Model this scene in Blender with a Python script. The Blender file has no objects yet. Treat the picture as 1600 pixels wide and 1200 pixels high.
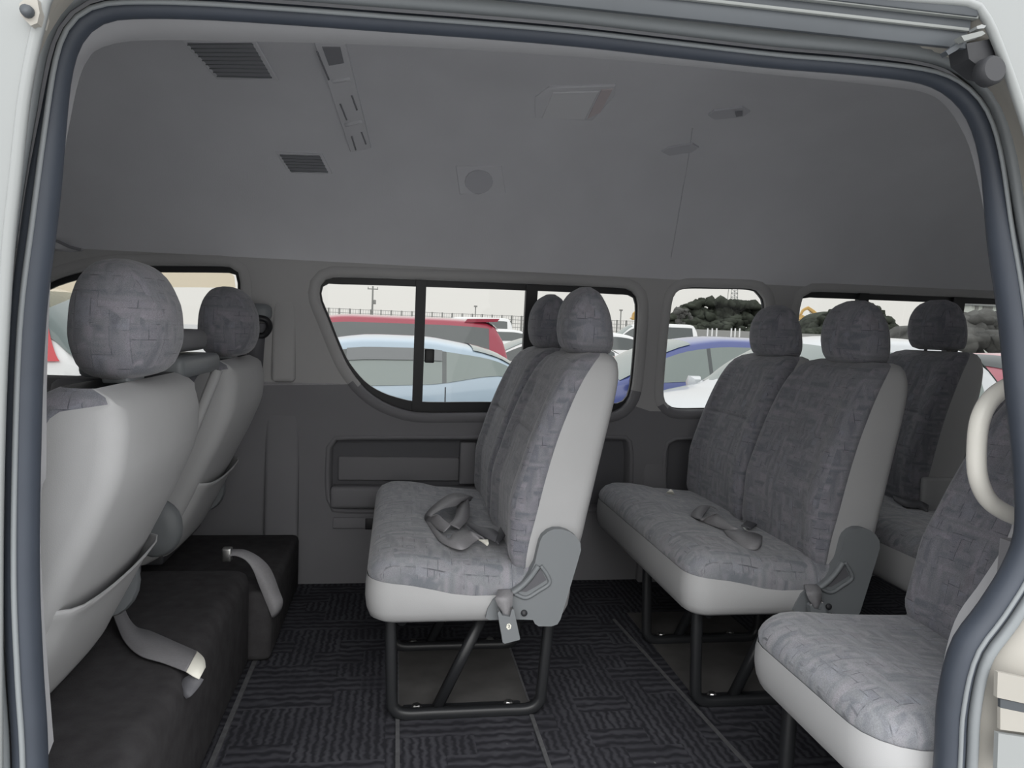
import bpy, bmesh, math, random
import numpy as np
from mathutils import Vector, Matrix
random.seed(7)
C = bpy.context.scene.collection

# ------------------------------------------------------------------ camera model
FPX = 1155.0
CAM = Vector((0, 0, 0.9))
def cam_axes(vp=(620, 510), roll=0.028):
    vy = Vector((vp[0]-800, vp[1]-600, FPX)).normalized()
    up = Vector((math.sin(roll), -math.cos(roll), 0))
    up = (up - vy*up.dot(vy)).normalized()
    wx = vy.cross(up).normalized()
    return Matrix((wx, vy, up)).transposed()          # cam(x right,y down,z fwd) = R @ world
R = cam_axes()
RT = R.transposed()
def ray(px, py): return RT @ Vector((px-800, py-600, FPX))
def PY(px, py, Y):
    r = ray(px, py); return CAM + r*(Y/r.y)
def PZ(px, py, Z):
    r = ray(px, py); return CAM + r*((Z-0.9)/r.z)
def PX(px, py, X):
    r = ray(px, py); return CAM + r*(X/r.x)

# ------------------------------------------------------------------ materials
M = {}
def nodes(name):
    m = bpy.data.materials.new(name); m.use_nodes = True
    nt = m.node_tree; b = nt.nodes['Principled BSDF']
    M[name] = m
    return m, nt, b
def N(nt, t, **kw):
    n = nt.nodes.new(t)
    for k, v in kw.items():
        if k in n.inputs.keys(): n.inputs[k].default_value = v
        else: setattr(n, k, v)
    return n
def ramp(nt, stops):
    r = nt.nodes.new('ShaderNodeValToRGB'); e = r.color_ramp.elements
    while len(e) < len(stops): e.new(0.5)
    for i, (p, c) in enumerate(stops):
        e[i].position = p; e[i].color = (c[0], c[1], c[2], 1)
    return r
def mat(name, col, rough=0.6, metal=0.0, var=0.0, vscale=8.0, bump=0.0, bscale=300.0, spec=0.4, coat=0.0):
    m, nt, b = nodes(name)
    b.inputs['Roughness'].default_value = rough
    b.inputs['Metallic'].default_value = metal
    b.inputs['Specular IOR Level'].default_value = spec
    b.inputs['Coat Weight'].default_value = coat
    b.inputs['Coat Roughness'].default_value = 0.06
    b.inputs['Base Color'].default_value = (*col, 1)
    tc = N(nt, 'ShaderNodeTexCoord')
    if var:
        nz = N(nt, 'ShaderNodeTexNoise', Scale=vscale, Detail=5.0)
        nt.links.new(tc.outputs['Object'], nz.inputs['Vector'])
        r = ramp(nt, [(0.3, [c*(1-var) for c in col]), (0.7, [min(1, c*(1+var)) for c in col])])
        nt.links.new(nz.outputs['Fac'], r.inputs['Fac'])
        nt.links.new(r.outputs['Color'], b.inputs['Base Color'])
    if bump:
        nz = N(nt, 'ShaderNodeTexNoise', Scale=bscale, Detail=3.0)
        nt.links.new(tc.outputs['Object'], nz.inputs['Vector'])
        bp = N(nt, 'ShaderNodeBump', Strength=bump, Distance=0.002)
        nt.links.new(nz.outputs['Fac'], bp.inputs['Height'])
        nt.links.new(bp.outputs['Normal'], b.inputs['Normal'])
    return m
def fabric(name, axes, base, lift=1.0):
    """woven moquette: patches of short horizontal and vertical dark dashes over two greys"""
    m, nt, b = nodes(name)
    L = nt.links.new
    b.inputs['Roughness'].default_value = 0.95
    b.inputs['Specular IOR Level'].default_value = 0.15
    b.inputs['Sheen Weight'].default_value = 0.25
    b.inputs['Sheen Roughness'].default_value = 0.5
    tc = N(nt, 'ShaderNodeTexCoord'); sp = N(nt, 'ShaderNodeSeparateXYZ')
    L(tc.outputs['Object'], sp.inputs[0])
    ca = N(nt, 'ShaderNodeCombineXYZ'); cb = N(nt, 'ShaderNodeCombineXYZ')
    sn = N(nt, 'ShaderNodeSeparateXYZ'); L(tc.outputs['Normal'], sn.inputs[0])
    first = sp.outputs[axes[0]]
    if axes == (1, 2):            # sides of backs and headrests: cloth runs along x instead of y
        ax = N(nt, 'ShaderNodeMath', operation='ABSOLUTE'); ay = N(nt, 'ShaderNodeMath', operation='ABSOLUTE'); gt = N(nt, 'ShaderNodeMath', operation='GREATER_THAN')
        L(sn.outputs[0], ax.inputs[0]); L(sn.outputs[1], ay.inputs[0]); L(ay.outputs[0], gt.inputs[0]); L(ax.outputs[0], gt.inputs[1])
        mf = N(nt, 'ShaderNodeMix', data_type='FLOAT'); L(gt.outputs[0], mf.inputs[0]); L(sp.outputs[1], mf.inputs[2]); L(sp.outputs[0], mf.inputs[3])
        first = mf.outputs[0]
    L(first, ca.inputs[0]); L(sp.outputs[axes[1]], ca.inputs[1])
    L(sp.outputs[axes[1]], cb.inputs[0]); L(first, cb.inputs[1])
    def g(k, tint=(1, 1, 1)): return [base[i]*k*lift*tint[i] for i in range(3)]
    def brick(vec, w, h, mo, c1, c2, cm):
        k = N(nt, 'ShaderNodeTexBrick', Scale=1.0)
        k.inputs['Brick Width'].default_value = w; k.inputs['Row Height'].default_value = h
        k.inputs['Mortar Size'].default_value = mo; k.inputs['Mortar Smooth'].default_value = 0.6
        k.inputs['Color1'].default_value = (*c1, 1); k.inputs['Color2'].default_value = (*c2, 1)
        k.inputs['Mortar'].default_value = (*cm, 1)
        k.offset = 0.37; k.squash = 0.7; k.squash_frequency = 3
        L(vec.outputs[0], k.inputs['Vector']); return k
    k1 = brick(ca, 0.052, 0.024, 0.0011, g(.86, (1, 1, 1.06)), g(1.12, (1.03, .98, 1.0)), g(.46, (1, 1, 1.06)))
    k2 = brick(cb, 0.060, 0.027, 0.0011, g(.92, (1.04, .98, 1.0)), g(1.14, (.98, 1, 1.05)), g(.48, (1, 1, 1.06)))
    n1 = N(nt, 'ShaderNodeTexNoise', Scale=26.0, Detail=1.0)
    L(tc.outputs['Object'], n1.inputs['Vector'])
    r1 = ramp(nt, [(0.47, (0, 0, 0)), (0.53, (1, 1, 1))]); L(n1.outputs['Fac'], r1.inputs['Fac'])
    mx = N(nt, 'ShaderNodeMix', data_type='RGBA')
    L(r1.outputs['Color'], mx.inputs[0]); L(k1.outputs['Color'], mx.inputs[6]); L(k2.outputs['Color'], mx.inputs[7])
    # break the dashes up
    n2 = N(nt, 'ShaderNodeTexNoise', Scale=34.0, Detail=2.0)
    L(tc.outputs['Object'], n2.inputs['Vector'])
    r2 = ramp(nt, [(0.35, (0, 0, 0)), (0.53, (1, 1, 1))]); L(n2.outputs['Fac'], r2.inputs['Fac'])
    mx2 = N(nt, 'ShaderNodeMix', data_type='RGBA')
    L(r2.outputs['Color'], mx2.inputs[0]); L(mx.outputs[2], mx2.inputs[6])
    # soft plaid of pinkish and bluish strokes underneath
    mq = N(nt, 'ShaderNodeMapping'); mq.inputs['Scale'].default_value = (6, 60, 60)
    mr_ = N(nt, 'ShaderNodeMapping'); mr_.inputs['Scale'].default_value = (55, 9, 9)
    L(ca.outputs[0], mq.inputs[0]); L(ca.outputs[0], mr_.inputs[0])
    q1 = N(nt, 'ShaderNodeTexNoise', Scale=1.0, Detail=1.0); q2 = N(nt, 'ShaderNodeTexNoise', Scale=1.0, Detail=1.0)
    L(mq.outputs[0], q1.inputs['Vector']); L(mr_.outputs[0], q2.inputs['Vector'])
    rq1 = ramp(nt, [(.36, g(.76, (.97, 1, 1.05))), (.5, g(1.0)), (.66, g(1.22, (1.04, .98, 1.0)))])
    rq2 = ramp(nt, [(.36, g(.78, (1.0, 1, 1.05))), (.5, g(1.0)), (.66, g(1.20, (1.04, .98, 1.01)))])
    L(q1.outputs['Fac'], rq1.inputs['Fac']); L(q2.outputs['Fac'], rq2.inputs['Fac'])
    mpl = N(nt, 'ShaderNodeMix', data_type='RGBA'); L(r1.outputs['Color'], mpl.inputs[0]); L(rq1.outputs['Color'], mpl.inputs[6]); L(rq2.outputs['Color'], mpl.inputs[7])
    L(mpl.outputs[2], mx2.inputs[7])
    # weave
    wv = N(nt, 'ShaderNodeTexNoise', Scale=1000.0, Detail=2.0)
    mp = N(nt, 'ShaderNodeMapping'); mp.inputs['Scale'].default_value = (1, .35, 1)
    L(tc.outputs['Object'], mp.inputs[0]); L(mp.outputs[0], wv.inputs['Vector'])
    mul = N(nt, 'ShaderNodeMix', data_type='RGBA', blend_type='MULTIPLY'); mul.inputs[0].default_value = 0.5
    r3 = ramp(nt, [(0.3, (.55, .55, .55)), (0.7, (1.35, 1.35, 1.35))]); L(wv.outputs['Fac'], r3.inputs['Fac'])
    L(mx2.outputs[2], mul.inputs[6]); L(r3.outputs['Color'], mul.inputs[7])
    L(mul.outputs[2], b.inputs['Base Color'])
    bp = N(nt, 'ShaderNodeBump', Strength=0.35, Distance=0.0015)
    L(wv.outputs['Fac'], bp.inputs['Height']); L(bp.outputs['Normal'], b.inputs['Normal'])
    return m
def matwoven(name):
    """floor mat: patches of fine ribs, some along and some across"""
    m, nt, b = nodes(name); L = nt.links.new
    b.inputs['Roughness'].default_value = 0.95; b.inputs['Specular IOR Level'].default_value = 0.12
    tc = N(nt, 'ShaderNodeTexCoord')
    br = N(nt, 'ShaderNodeTexBrick', Scale=1.0)
    br.inputs['Brick Width'].default_value = 0.13; br.inputs['Row Height'].default_value = 0.075
    br.inputs['Mortar Size'].default_value = 0.0; br.offset = 0.5
    br.inputs['Color1'].default_value = (0, 0, 0, 1); br.inputs['Color2'].default_value = (1, 1, 1, 1)
    L(tc.outputs['Object'], br.inputs['Vector'])
    st = ramp(nt, [(0.5, (0, 0, 0)), (0.52, (1, 1, 1))]); L(br.outputs['Color'], st.inputs['Fac'])
    def wave(d, s):
        w = N(nt, 'ShaderNodeTexWave', Scale=s, Distortion=3.2, Detail=1.0); w.inputs['Detail Scale'].default_value = 3.0
        w.bands_direction = d; L(tc.outputs['Object'], w.inputs['Vector']); return w
    wx, wy = wave('X', 17.0), wave('Y', 11.0)
    mx = N(nt, 'ShaderNodeMix', data_type='RGBA')
    L(st.outputs['Color'], mx.inputs[0]); L(wx.outputs['Color'], mx.inputs[6]); L(wy.outputs['Color'], mx.inputs[7])
    nz = N(nt, 'ShaderNodeTexNoise', Scale=9.0, Detail=4.0); L(tc.outputs['Object'], nz.inputs['Vector'])
    mn = N(nt, 'ShaderNodeMath', operation='MULTIPLY'); L(mx.outputs[2], mn.inputs[0]); L(nz.outputs['Fac'], mn.inputs[1])
    r = ramp(nt, [(0.05, (.026, .026, .031)), (0.30, (.046, .046, .054)), (0.6, (.064, .064, .073))]); L(mn.outputs[0], r.inputs['Fac'])
    # small pale specks of dirt
    sp = N(nt, 'ShaderNodeTexNoise', Scale=70.0, Detail=1.0); L(tc.outputs['Object'], sp.inputs['Vector'])
    rs = ramp(nt, [(0.80, (0, 0, 0)), (0.84, (1, 1, 1))]); L(sp.outputs['Fac'], rs.inputs['Fac'])
    m2 = N(nt, 'ShaderNodeMix', data_type='RGBA'); L(rs.outputs['Color'], m2.inputs[0]); L(r.outputs['Color'], m2.inputs[6])
    m2.inputs[7].default_value = (.16, .16, .16, 1)
    L(m2.outputs[2], b.inputs['Base Color'])
    bp = N(nt, 'ShaderNodeBump', Strength=0.3, Distance=0.003); L(mx.outputs[2], bp.inputs['Height']); L(bp.outputs['Normal'], b.inputs['Normal'])
def glassmat(name, tint, gloss=0.06, trans=1.0):
    m = bpy.data.materials.new(name); m.use_nodes = True; M[name] = m
    nt = m.node_tree; nt.nodes.clear(); L = nt.links.new
    o = N(nt, 'ShaderNodeOutputMaterial'); t = N(nt, 'ShaderNodeBsdfTransparent'); g = N(nt, 'ShaderNodeBsdfGlossy')
    t.inputs['Color'].default_value = (*tint, 1); g.inputs['Roughness'].default_value = 0.02
    fr = N(nt, 'ShaderNodeFresnel', IOR=1.35); mx = N(nt, 'ShaderNodeMixShader')
    L(fr.outputs[0], mx.inputs[0]); L(t.outputs[0], mx.inputs[1]); L(g.outputs[0], mx.inputs[2])
    L(mx.outputs[0], o.inputs['Surface'])

mat('liner', (.58, .58, .605), .95, var=.05, vscale=3, bump=.25, bscale=260, spec=.1)
mat('pillar', (.40, .395, .395), .75, var=.03, vscale=4, bump=.12, bscale=500, spec=.25)
mat('lower_trim', (.19, .188, .20), .7, var=.04, vscale=5, bump=.15, bscale=600, spec=.3)
mat('recess', (.12, .12, .13), .8, bump=.15, bscale=600, spec=.2)
mat('vinyl', (.395, .395, .40), .62, var=.03, vscale=6, bump=.12, bscale=700, spec=.3)
mat('plastic_grey', (.185, .197, .207), .45, bump=.06, bscale=900, spec=.4)
mat('dark_plastic', (.035, .036, .04), .5)
mat('black', (.012, .012, .014), .45)
mat('rubber', (.042, .050, .066), .5, var=.08, vscale=14, spec=.4)
mat('rubber_lip', (.20, .215, .225), .5, spec=.4)
mat('inner_trim', (.42, .42, .435), .7)
mat('frame_black', (.014, .014, .016), .45, spec=.4)
mat('steel_black', (.018, .019, .021), .42, spec=.45)
mat('steel', (.5, .5, .49), .35, metal=1.0)
mat('carpet', (.052, .050, .052), 1.0, var=.16, vscale=30, bump=.6, bscale=500, spec=.05)
mat('floor_board', (.085, .082, .080), .9, var=.18, vscale=12, bump=.1, bscale=200, spec=.15)
mat('seam', (.095, .095, .10), .8, var=.2, vscale=60)
mat('webbing', (.23, .225, .235), .5, var=.06, vscale=200, bump=.2, bscale=900, spec=.5)
mat('webbing_dark', (.10, .10, .11), .55, bump=.2, bscale=900, spec=.45)
mat('white_tag', (.85, .83, .74), .6)
mat('paint', (.25, .262, .262), .34, coat=.3)
mat('paint_jamb', (.33, .315, .285), .55, var=.05, vscale=5)
mat('rail_grey', (.055, .062, .070), .5, var=.1, vscale=9)
mat('rail_light', (.20, .21, .205), .45)
mat('ivory', (.72, .70, .645), .38, coat=.15)
mat('liner_dark', (.46, .46, .49), .9)
mat('lens', (.58, .58, .60), .3, spec=.5)
mat('lamp_end', (.52, .46, .47), .5)
mat('vent', (.23, .23, .25), .6)
mat('hole', (.02, .02, .02), .9)
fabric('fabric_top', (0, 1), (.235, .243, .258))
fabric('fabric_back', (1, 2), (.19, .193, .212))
matwoven('mat_woven')
glassmat('glass', (.43, .435, .43))
glassmat('visor_tint', (.93, .885, .80))
glassmat('car_glass_clear', (.42, .47, .45))
# outdoors
mat('asphalt', (.48, .48, .475), .95, var=.15, vscale=2)
mat('car_glass', (.075, .085, .085), .08, spec=.6)
mat('car_glass_mid', (.13, .165, .16), .08, spec=.6)
mat('car_glass_light', (.22, .26, .245), .08, spec=.6)
mat('visor_dark', (.16, .17, .175), .12, spec=.5)
mat('tyre', (.02, .02, .02), .85)
mat('rim', (.45, .45, .46), .35, metal=.8)
mat('tail_red', (.55, .02, .03), .25, coat=.5)
mat('head_lamp', (.6, .62, .64), .15, coat=.5)
def paint(n, c, metal=.0): mat(n, c, .32, metal=metal, coat=.8)
paint('p_lightblue', (.43, .53, .62)); paint('p_crimson', (.36, .035, .065)); paint('p_white', (.80, .80, .80))
paint('p_silver', (.62, .64, .66)); paint('p_blue', (.075, .10, .29)); paint('p_red', (.42, .03, .05)); paint('p_pink', (.50, .13, .17))
mat('fence_steel', (.30, .30, .29), .7); mat('pole', (.22, .22, .21), .9)
mat('excavator', (.60, .38, .12), .5); mat('wall_green', (.55, .58, .53), .8, var=.06, vscale=1)
mat('wall_window', (.12, .14, .15), .3)
mat('foliage', (.050, .056, .045), 1.0, var=.6, vscale=1.1, spec=.05)
mat('hedge', (.10, .10, .095), 1.0, var=.55, vscale=.9, spec=.05)
mat('white_post', (.7, .7, .7), .7)
mat('sticker', (.80, .75, .10), .6)

# ------------------------------------------------------------------ mesh helpers
def obj(name, bm, m, parent=None, smooth=True, loc=None, sub=0, solid=0, bevel=0, edge_split=None):
    me = bpy.data.meshes.new(name)
    bmesh.ops.recalc_face_normals(bm, faces=bm.faces[:])
    bm.to_mesh(me); bm.free()
    ms = m if isinstance(m, (list, tuple)) else [m]
    for k in ms: me.materials.append(M[k])
    if smooth:
        me.polygons.foreach_set('use_smooth', [True]*len(me.polygons))
        if edge_split is not None:
            try: me.set_sharp_from_angle(angle=math.radians(edge_split))
            except Exception: pass
    o = bpy.data.objects.new(name, me); C.objects.link(o)
    if parent is not None: o.parent = parent
    if loc is not None: o.location = loc
    if solid:
        s = o.modifiers.new('s', 'SOLIDIFY'); s.thickness = solid; s.offset = 0
    if bevel:
        s = o.modifiers.new('b', 'BEVEL'); s.width = bevel; s.segments = 2; s.limit_method = 'ANGLE'; s.angle_limit = math.radians(40)
    if sub:
        s = o.modifiers.new('u', 'SUBSURF'); s.levels = sub; s.render_levels = sub
    return o
def thing(name, label, cat, loc=(0, 0, 0), rotz=0, group=None):
    o = bpy.data.objects.new(name, None); C.objects.link(o)
    o.location = loc; o.rotation_euler = (0, 0, rotz); o.empty_display_size = .1
    o['label'] = label; o['category'] = cat
    if group: o['group'] = group
    return o
def tag(o, label, cat, group=None, kind=None):
    o['label'] = label; o['category'] = cat
    if group: o['group'] = group
    if kind: o['kind'] = kind
    return o
def struct(o): o['kind'] = 'structure'; return o
def dup(root, dx, label, group=None):
    r = root.copy(); C.objects.link(r); r.location = Vector(root.location)+Vector(dx); r['label'] = label
    if group: r['group'] = group
    for ch in list(root.children):
        c = ch.copy(); C.objects.link(c); c.parent = r
        for g in list(ch.children):
            d = g.copy(); C.objects.link(d); d.parent = c
    return r

def loft(rings, closed=True, cap0=True, cap1=True, bm=None, mi=0):
    bm = bm or bmesh.new()
    vs = [[bm.verts.new(p) for p in r] for r in rings]
    n = len(rings[0])
    for a, b in zip(vs[:-1], vs[1:]):
        for i in range(n if closed else n-1):
            j = (i+1) % n
            f = bm.faces.new((a[i], a[j], b[j], b[i])); f.material_index = mi
    if closed and cap0: bm.faces.new(vs[0][::-1]).material_index = mi
    if closed and cap1: bm.faces.new(vs[-1]).material_index = mi
    return bm
def catmull(pts, n, closed=False):
    pts = [Vector(p) for p in pts]; m = len(pts); out = []
    segs = m if closed else m-1
    for s in range(segs):
        p = [pts[(s+k-1) % m] if closed else pts[min(max(s+k-1, 0), m-1)] for k in range(4)]
        for i in range(n):
            t = i/n
            out.append(.5*((2*p[1])+(-p[0]+p[2])*t+(2*p[0]-5*p[1]+4*p[2]-p[3])*t*t+(-p[0]+3*p[1]-3*p[2]+p[3])*t**3))
    if not closed: out.append(pts[-1].copy())
    return out
def resample(pts, n, closed=False):
    pts = [Vector(p) for p in pts]
    if closed: pts = pts+[pts[0]]
    d = [0]
    for a, b in zip(pts[:-1], pts[1:]): d.append(d[-1]+(b-a).length)
    out = []; k = 0; cnt = n if closed else n-1
    for i in range(n):
        s = d[-1]*i/cnt
        while k < len(d)-2 and d[k+1] < s: k += 1
        t = (s-d[k])/max(1e-9, d[k+1]-d[k]); out.append(pts[k].lerp(pts[k+1], min(1, max(0, t))))
    return out
def tube(pts, rad, seg=10, closed=False, bm=None, sx=1.0, sy=1.0, up=None, square=0):
    """sweep of a round (or squarish) section"""
    pts = [Vector(p) for p in pts]; n = len(pts); rings = []; prev = None
    for i, p in enumerate(pts):
        if closed: t = (pts[(i+1) % n]-pts[i-1]).normalized()
        else: t = (pts[min(i+1, n-1)]-pts[max(i-1, 0)]).normalized()
        if up is not None: nx = Vector(up); nx = (nx-t*nx.dot(t)).normalized()
        elif prev is None:
            nx = Vector((0, 0, 1)) if abs(t.z) < .9 else Vector((1, 0, 0)); nx = (nx-t*nx.dot(t)).normalized()
        else: nx = (prev-t*prev.dot(t)).normalized()
        prev = nx; ny = t.cross(nx); r = rad(i/(n-1)) if callable(rad) else rad
        ring = []
        for k in range(seg):
            a = 2*math.pi*(k+.5)/seg; c, s = math.cos(a), math.sin(a)
            if square:
                e = 2/square; c = math.copysign(abs(c)**e, c); s = math.copysign(abs(s)**e, s)
            ring.append(p+nx*(c*r*sx)+ny*(s*r*sy))
        rings.append(ring)
    if closed: rings.append(rings[0])
    bm = loft(rings, cap0=not closed, cap1=not closed, bm=bm)
    if closed: bmesh.ops.remove_doubles(bm, verts=bm.verts[:], dist=1e-6)
    return bm
def box(x0, x1, y0, y1, z0, z1, bm=None):
    bm = bm or bmesh.new()
    return loft([[(x0, y0, z), (x1, y0, z), (x1, y1, z), (x0, y1, z)] for z in (z0, z1)], bm=bm)
def rbox(x0, x1, y0, y1, z0, z1, r=.01, seg=3):
    bm = box(x0, x1, y0, y1, z0, z1)
    bmesh.ops.bevel(bm, geom=bm.edges[:], offset=r, segments=seg, profile=.5, affect='EDGES')
    return bm
def prism(poly, fn, a, b, r=0, seg=3):
    """poly of 2D points; fn(u,v,w) -> 3D; extruded from w=a to w=b, edges rounded"""
    bm = loft([[fn(u, v, w) for u, v in poly] for w in (a, b)])
    if r:
        es = [e for e in bm.edges if len(e.link_faces) == 2 and e.calc_face_angle(0) > math.radians(50)]
        bmesh.ops.bevel(bm, geom=es, offset=r, segments=seg, profile=.5, affect='EDGES')
    return bm
def fill(outer, holes=(), fn=lambda u, v: (u, v, 0)):
    bm = bmesh.new(); es = []
    for loop in [outer]+list(holes):
        vs = [bm.verts.new((p[0], p[1], 0)) for p in loop]
        es += [bm.edges.new((vs[i], vs[(i+1) % len(vs)])) for i in range(len(vs))]
    bmesh.ops.triangle_fill(bm, use_beauty=True, use_dissolve=False, edges=es)
    for v in bm.verts: v.co = Vector(fn(v.co.x, v.co.y))
    return bm
def strip(rows, n=6):
    """a webbing ribbon given by pairs of edge points"""
    A = catmull([r[0] for r in rows], n); B = catmull([r[1] for r in rows], n)
    return loft([[a, a.lerp(b, .5), b] for a, b in zip(A, B)], closed=False)
def lathe(prof, fn, seg=20):
    return loft([[fn(r*math.cos(2*math.pi*k/seg), r*math.sin(2*math.pi*k/seg), h) for k in range(seg)] for r, h in prof])
def offset2d(poly, d):
    n = len(poly); out = []
    area = sum(poly[i][0]*poly[(i+1) % n][1]-poly[(i+1) % n][0]*poly[i][1] for i in range(n))
    sg = 1 if area > 0 else -1
    for i in range(n):
        a, b = Vector(poly[i-1][:2]), Vector(poly[(i+1) % n][:2]); t = (b-a).normalized()
        out.append((poly[i][0]+t.y*d*sg, poly[i][1]-t.x*d*sg))
    return out
def sstep(a, b, x):
    t = min(1, max(0, (x-a)/(b-a))); return t*t*(3-2*t)
def interp(tab, x):
    """monotone cubic through a table of (x, y)"""
    n = len(tab)
    if x <= tab[0][0]: return tab[0][1]
    if x >= tab[-1][0]: return tab[-1][1]
    d = [(tab[i+1][1]-tab[i][1])/(tab[i+1][0]-tab[i][0]) for i in range(n-1)]
    m = [d[0]]+[0 if d[i-1]*d[i] <= 0 else 2*d[i-1]*d[i]/(d[i-1]+d[i]) for i in range(1, n-1)]+[d[-1]]
    for i in range(n-1):
        if x <= tab[i+1][0]:
            h = tab[i+1][0]-tab[i][0]; t = (x-tab[i][0])/h
            return ((2*t**3-3*t*t+1)*tab[i][1]+(t**3-2*t*t+t)*h*m[i]+(-2*t**3+3*t*t)*tab[i+1][1]+(t**3-t*t)*h*m[i+1])
# ------------------------------------------------------------------ van shell
def Yw(z): return 2.575-.09*z                         # far wall leans in towards the roof
def WP(px, py, d=0):
    r = ray(px, py); s = (2.575-.081-d)/(r.y+.09*r.z); p = CAM+r*s
    return p
def wfn(d=0): return lambda u, v: (u, Yw(v)+d, v)
def wall_outline(px, n=72):
    return resample(catmull([(WP(*p).x, WP(*p).z, 0) for p in px], 8, True), n, True)
W1 = wall_outline([(40, 468), (65, 446), (100, 431), (150, 419), (200, 415), (300, 415), (352, 416), (368, 421), (375, 436), (376, 480), (380, 560), (382, 605), (370, 624), (200, 626), (60, 629), (-60, 632), (-90, 620), (-80, 590), (-20, 515)])
W2 = wall_outline([(500, 470), (499, 450), (508, 437), (530, 433), (660, 437), (820, 443), (960, 449), (985, 453), (997, 466), (998, 500), (993, 570), (988, 610), (978, 632), (955, 645), (900, 646), (760, 645), (660, 645), (620, 637), (590, 623), (566, 603), (543, 572), (527, 538), (512, 500)], 110)
W3 = wall_outline([(1044, 520), (1049, 480), (1052, 465), (1059, 455), (1074, 449), (1120, 449), (1176, 451), (1190, 459), (1197, 472), (1196, 500), (1191, 560), (1186, 610), (1178, 632), (1160, 640), (1110, 640), (1060, 640), (1043, 632), (1037, 618), (1038, 590)])
W4 = wall_outline([(1248, 500), (1251, 475), (1256, 462), (1268, 456), (1300, 456), (1400, 460), (1500, 464), (1600, 468), (1650, 472), (1662, 490), (1655, 560), (1645, 630), (1620, 646), (1500, 648), (1400, 648), (1270, 648), (1240, 640), (1235, 610), (1241, 550)])
ZL, ZR = .708, .634
# split of the panels along the second window: light pillar trim above, dark trim below
def nearest(loop, x, z): return min(range(len(loop)), key=lambda i: (loop[i].x-x)**2+(loop[i].y-z)**2)
zb2 = min(p.y for p in W2)
left = [i for i in range(len(W2)) if W2[i].x < .2]; iL = min(left, key=lambda i: abs(W2[i].y-ZL))
right = [i for i in range(len(W2)) if W2[i].x > .6]; iR = min(right, key=lambda i: abs(W2[i].y-ZR-.035))
n2 = len(W2)
def arc(i, j):
    o = [W2[i]]
    while i != j: i = (i+1) % n2; o.append(W2[i])
    return o
a1 = arc(iL, iR); topfirst = max(p.y for p in a1) > 1.0
up_arc = a1 if topfirst else arc(iR, iL)[::-1]          # left -> over the top -> right
lo_arc = arc(iR, iL)[::-1] if topfirst else arc(iL, iR)  # left -> under -> right
xs, xe = -1.75, 2.95
upper = [(xs, 1.13), (xs, ZL)]+[(p.x, p.y) for p in up_arc]+[(1.0-.1, ZR), (xe, ZR), (xe, 1.13)]
bm = fill(upper, [[(p.x, p.y) for p in w] for w in (W1, W3, W4)], wfn())
wall = struct(obj('wall_far', bm, 'pillar', smooth=False))
# lower dark trim with two recesses
R1 = wall_outline([(514, 720), (515, 700), (522, 689), (540, 686), (700, 685), (960, 685), (980, 689), (985, 702), (984, 760), (980, 790), (960, 796), (700, 797), (540, 797), (522, 794), (515, 780), (513, 750)], 60)
R2 = wall_outline([(1040, 720), (1042, 698), (1052, 688), (1080, 686), (1200, 686), (1260, 690), (1266, 705), (1264, 770), (1255, 785), (1200, 788), (1080, 788), (1050, 784), (1041, 770)], 48)
lower = [(xs, ZL)]+[(p.x, p.y) for p in lo_arc]+[(.90, ZR), (xe, ZR), (xe, -.02), (xs, -.02)]
bm = fill(lower, [[(p.x, p.y) for p in w] for w in (R1, R2)], wfn())
o = struct(obj('lower_panel', bm, 'lower_trim', wall, smooth=False))
def ring_strip(loops, mi=None, mats='pillar', name='trim', parent=None):
    """loops: list of (outline2d, depth)"""
    bm = loft([[wfn(d)(p[0], p[1]) for p in l] for l, d in loops]+[], cap0=False, cap1=False)
    o = obj(name, bm, mats, parent, edge_split=60)
    if mi:
        for f in o.data.polygons: f.material_index = mi(f.center)
    return o
for k, (w, rl) in enumerate(((R1, .045), (R2, .045))):
    l = [(p.x, p.y) for p in w]
    ring_strip([(offset2d(l, .012), .0), (offset2d(l, .008), -.006), (offset2d(l, .002), -.007), (offset2d(l, -.004), .0), (offset2d(l, -.010), rl)], None, 'lower_trim', 'recess_rim', o)
    b = fill(offset2d(l, -.009), (), wfn(rl)); obj('recess_back', b, 'recess', o, smooth=False)
def wall_box(px0, px1, py0, py1, d0, d1, r, name, m, parent):
    a, b = WP(px0, py0), WP(px1, py1)
    yy = Yw((a.z+b.z)/2)
    return obj(name, rbox(min(a.x, b.x), max(a.x, b.x), yy+d0, yy+d1, min(a.z, b.z), max(a.z, b.z), r), m, parent, edge_split=40)
wall_box(720, 742, 692, 757, .005, .044, .006, 'recess_divider', 'lower_trim', o)
wall_box(516, 800, 760, 794, -.016, .044, .014, 'pocket_lid', 'lower_trim', o)
wall_box(527, 718, 716, 755, .034, .046, .006, 'recess_panel', 'lower_trim', o)
wall_box(520, 590, 808, 825, -.008, .01, .004, 'access_cover', 'lower_trim', o)
wall_box(571, 583, 809, 826, -.010, .01, .002, 'access_slot', 'black', o)
# pillar steps beside the first bench
wall_box(414, 466, 602, 912, -.022, .02, .014, 'pillar_cover', 'lower_trim', o)
wall_box(425, 462, 430, 597, -.008, .03, .014, 'pillar_cover', 'pillar', wall)
wall_box(1012, 1028, 652, 905, -.012, .02, .010, 'pillar_cover', 'lower_trim', o)

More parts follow.
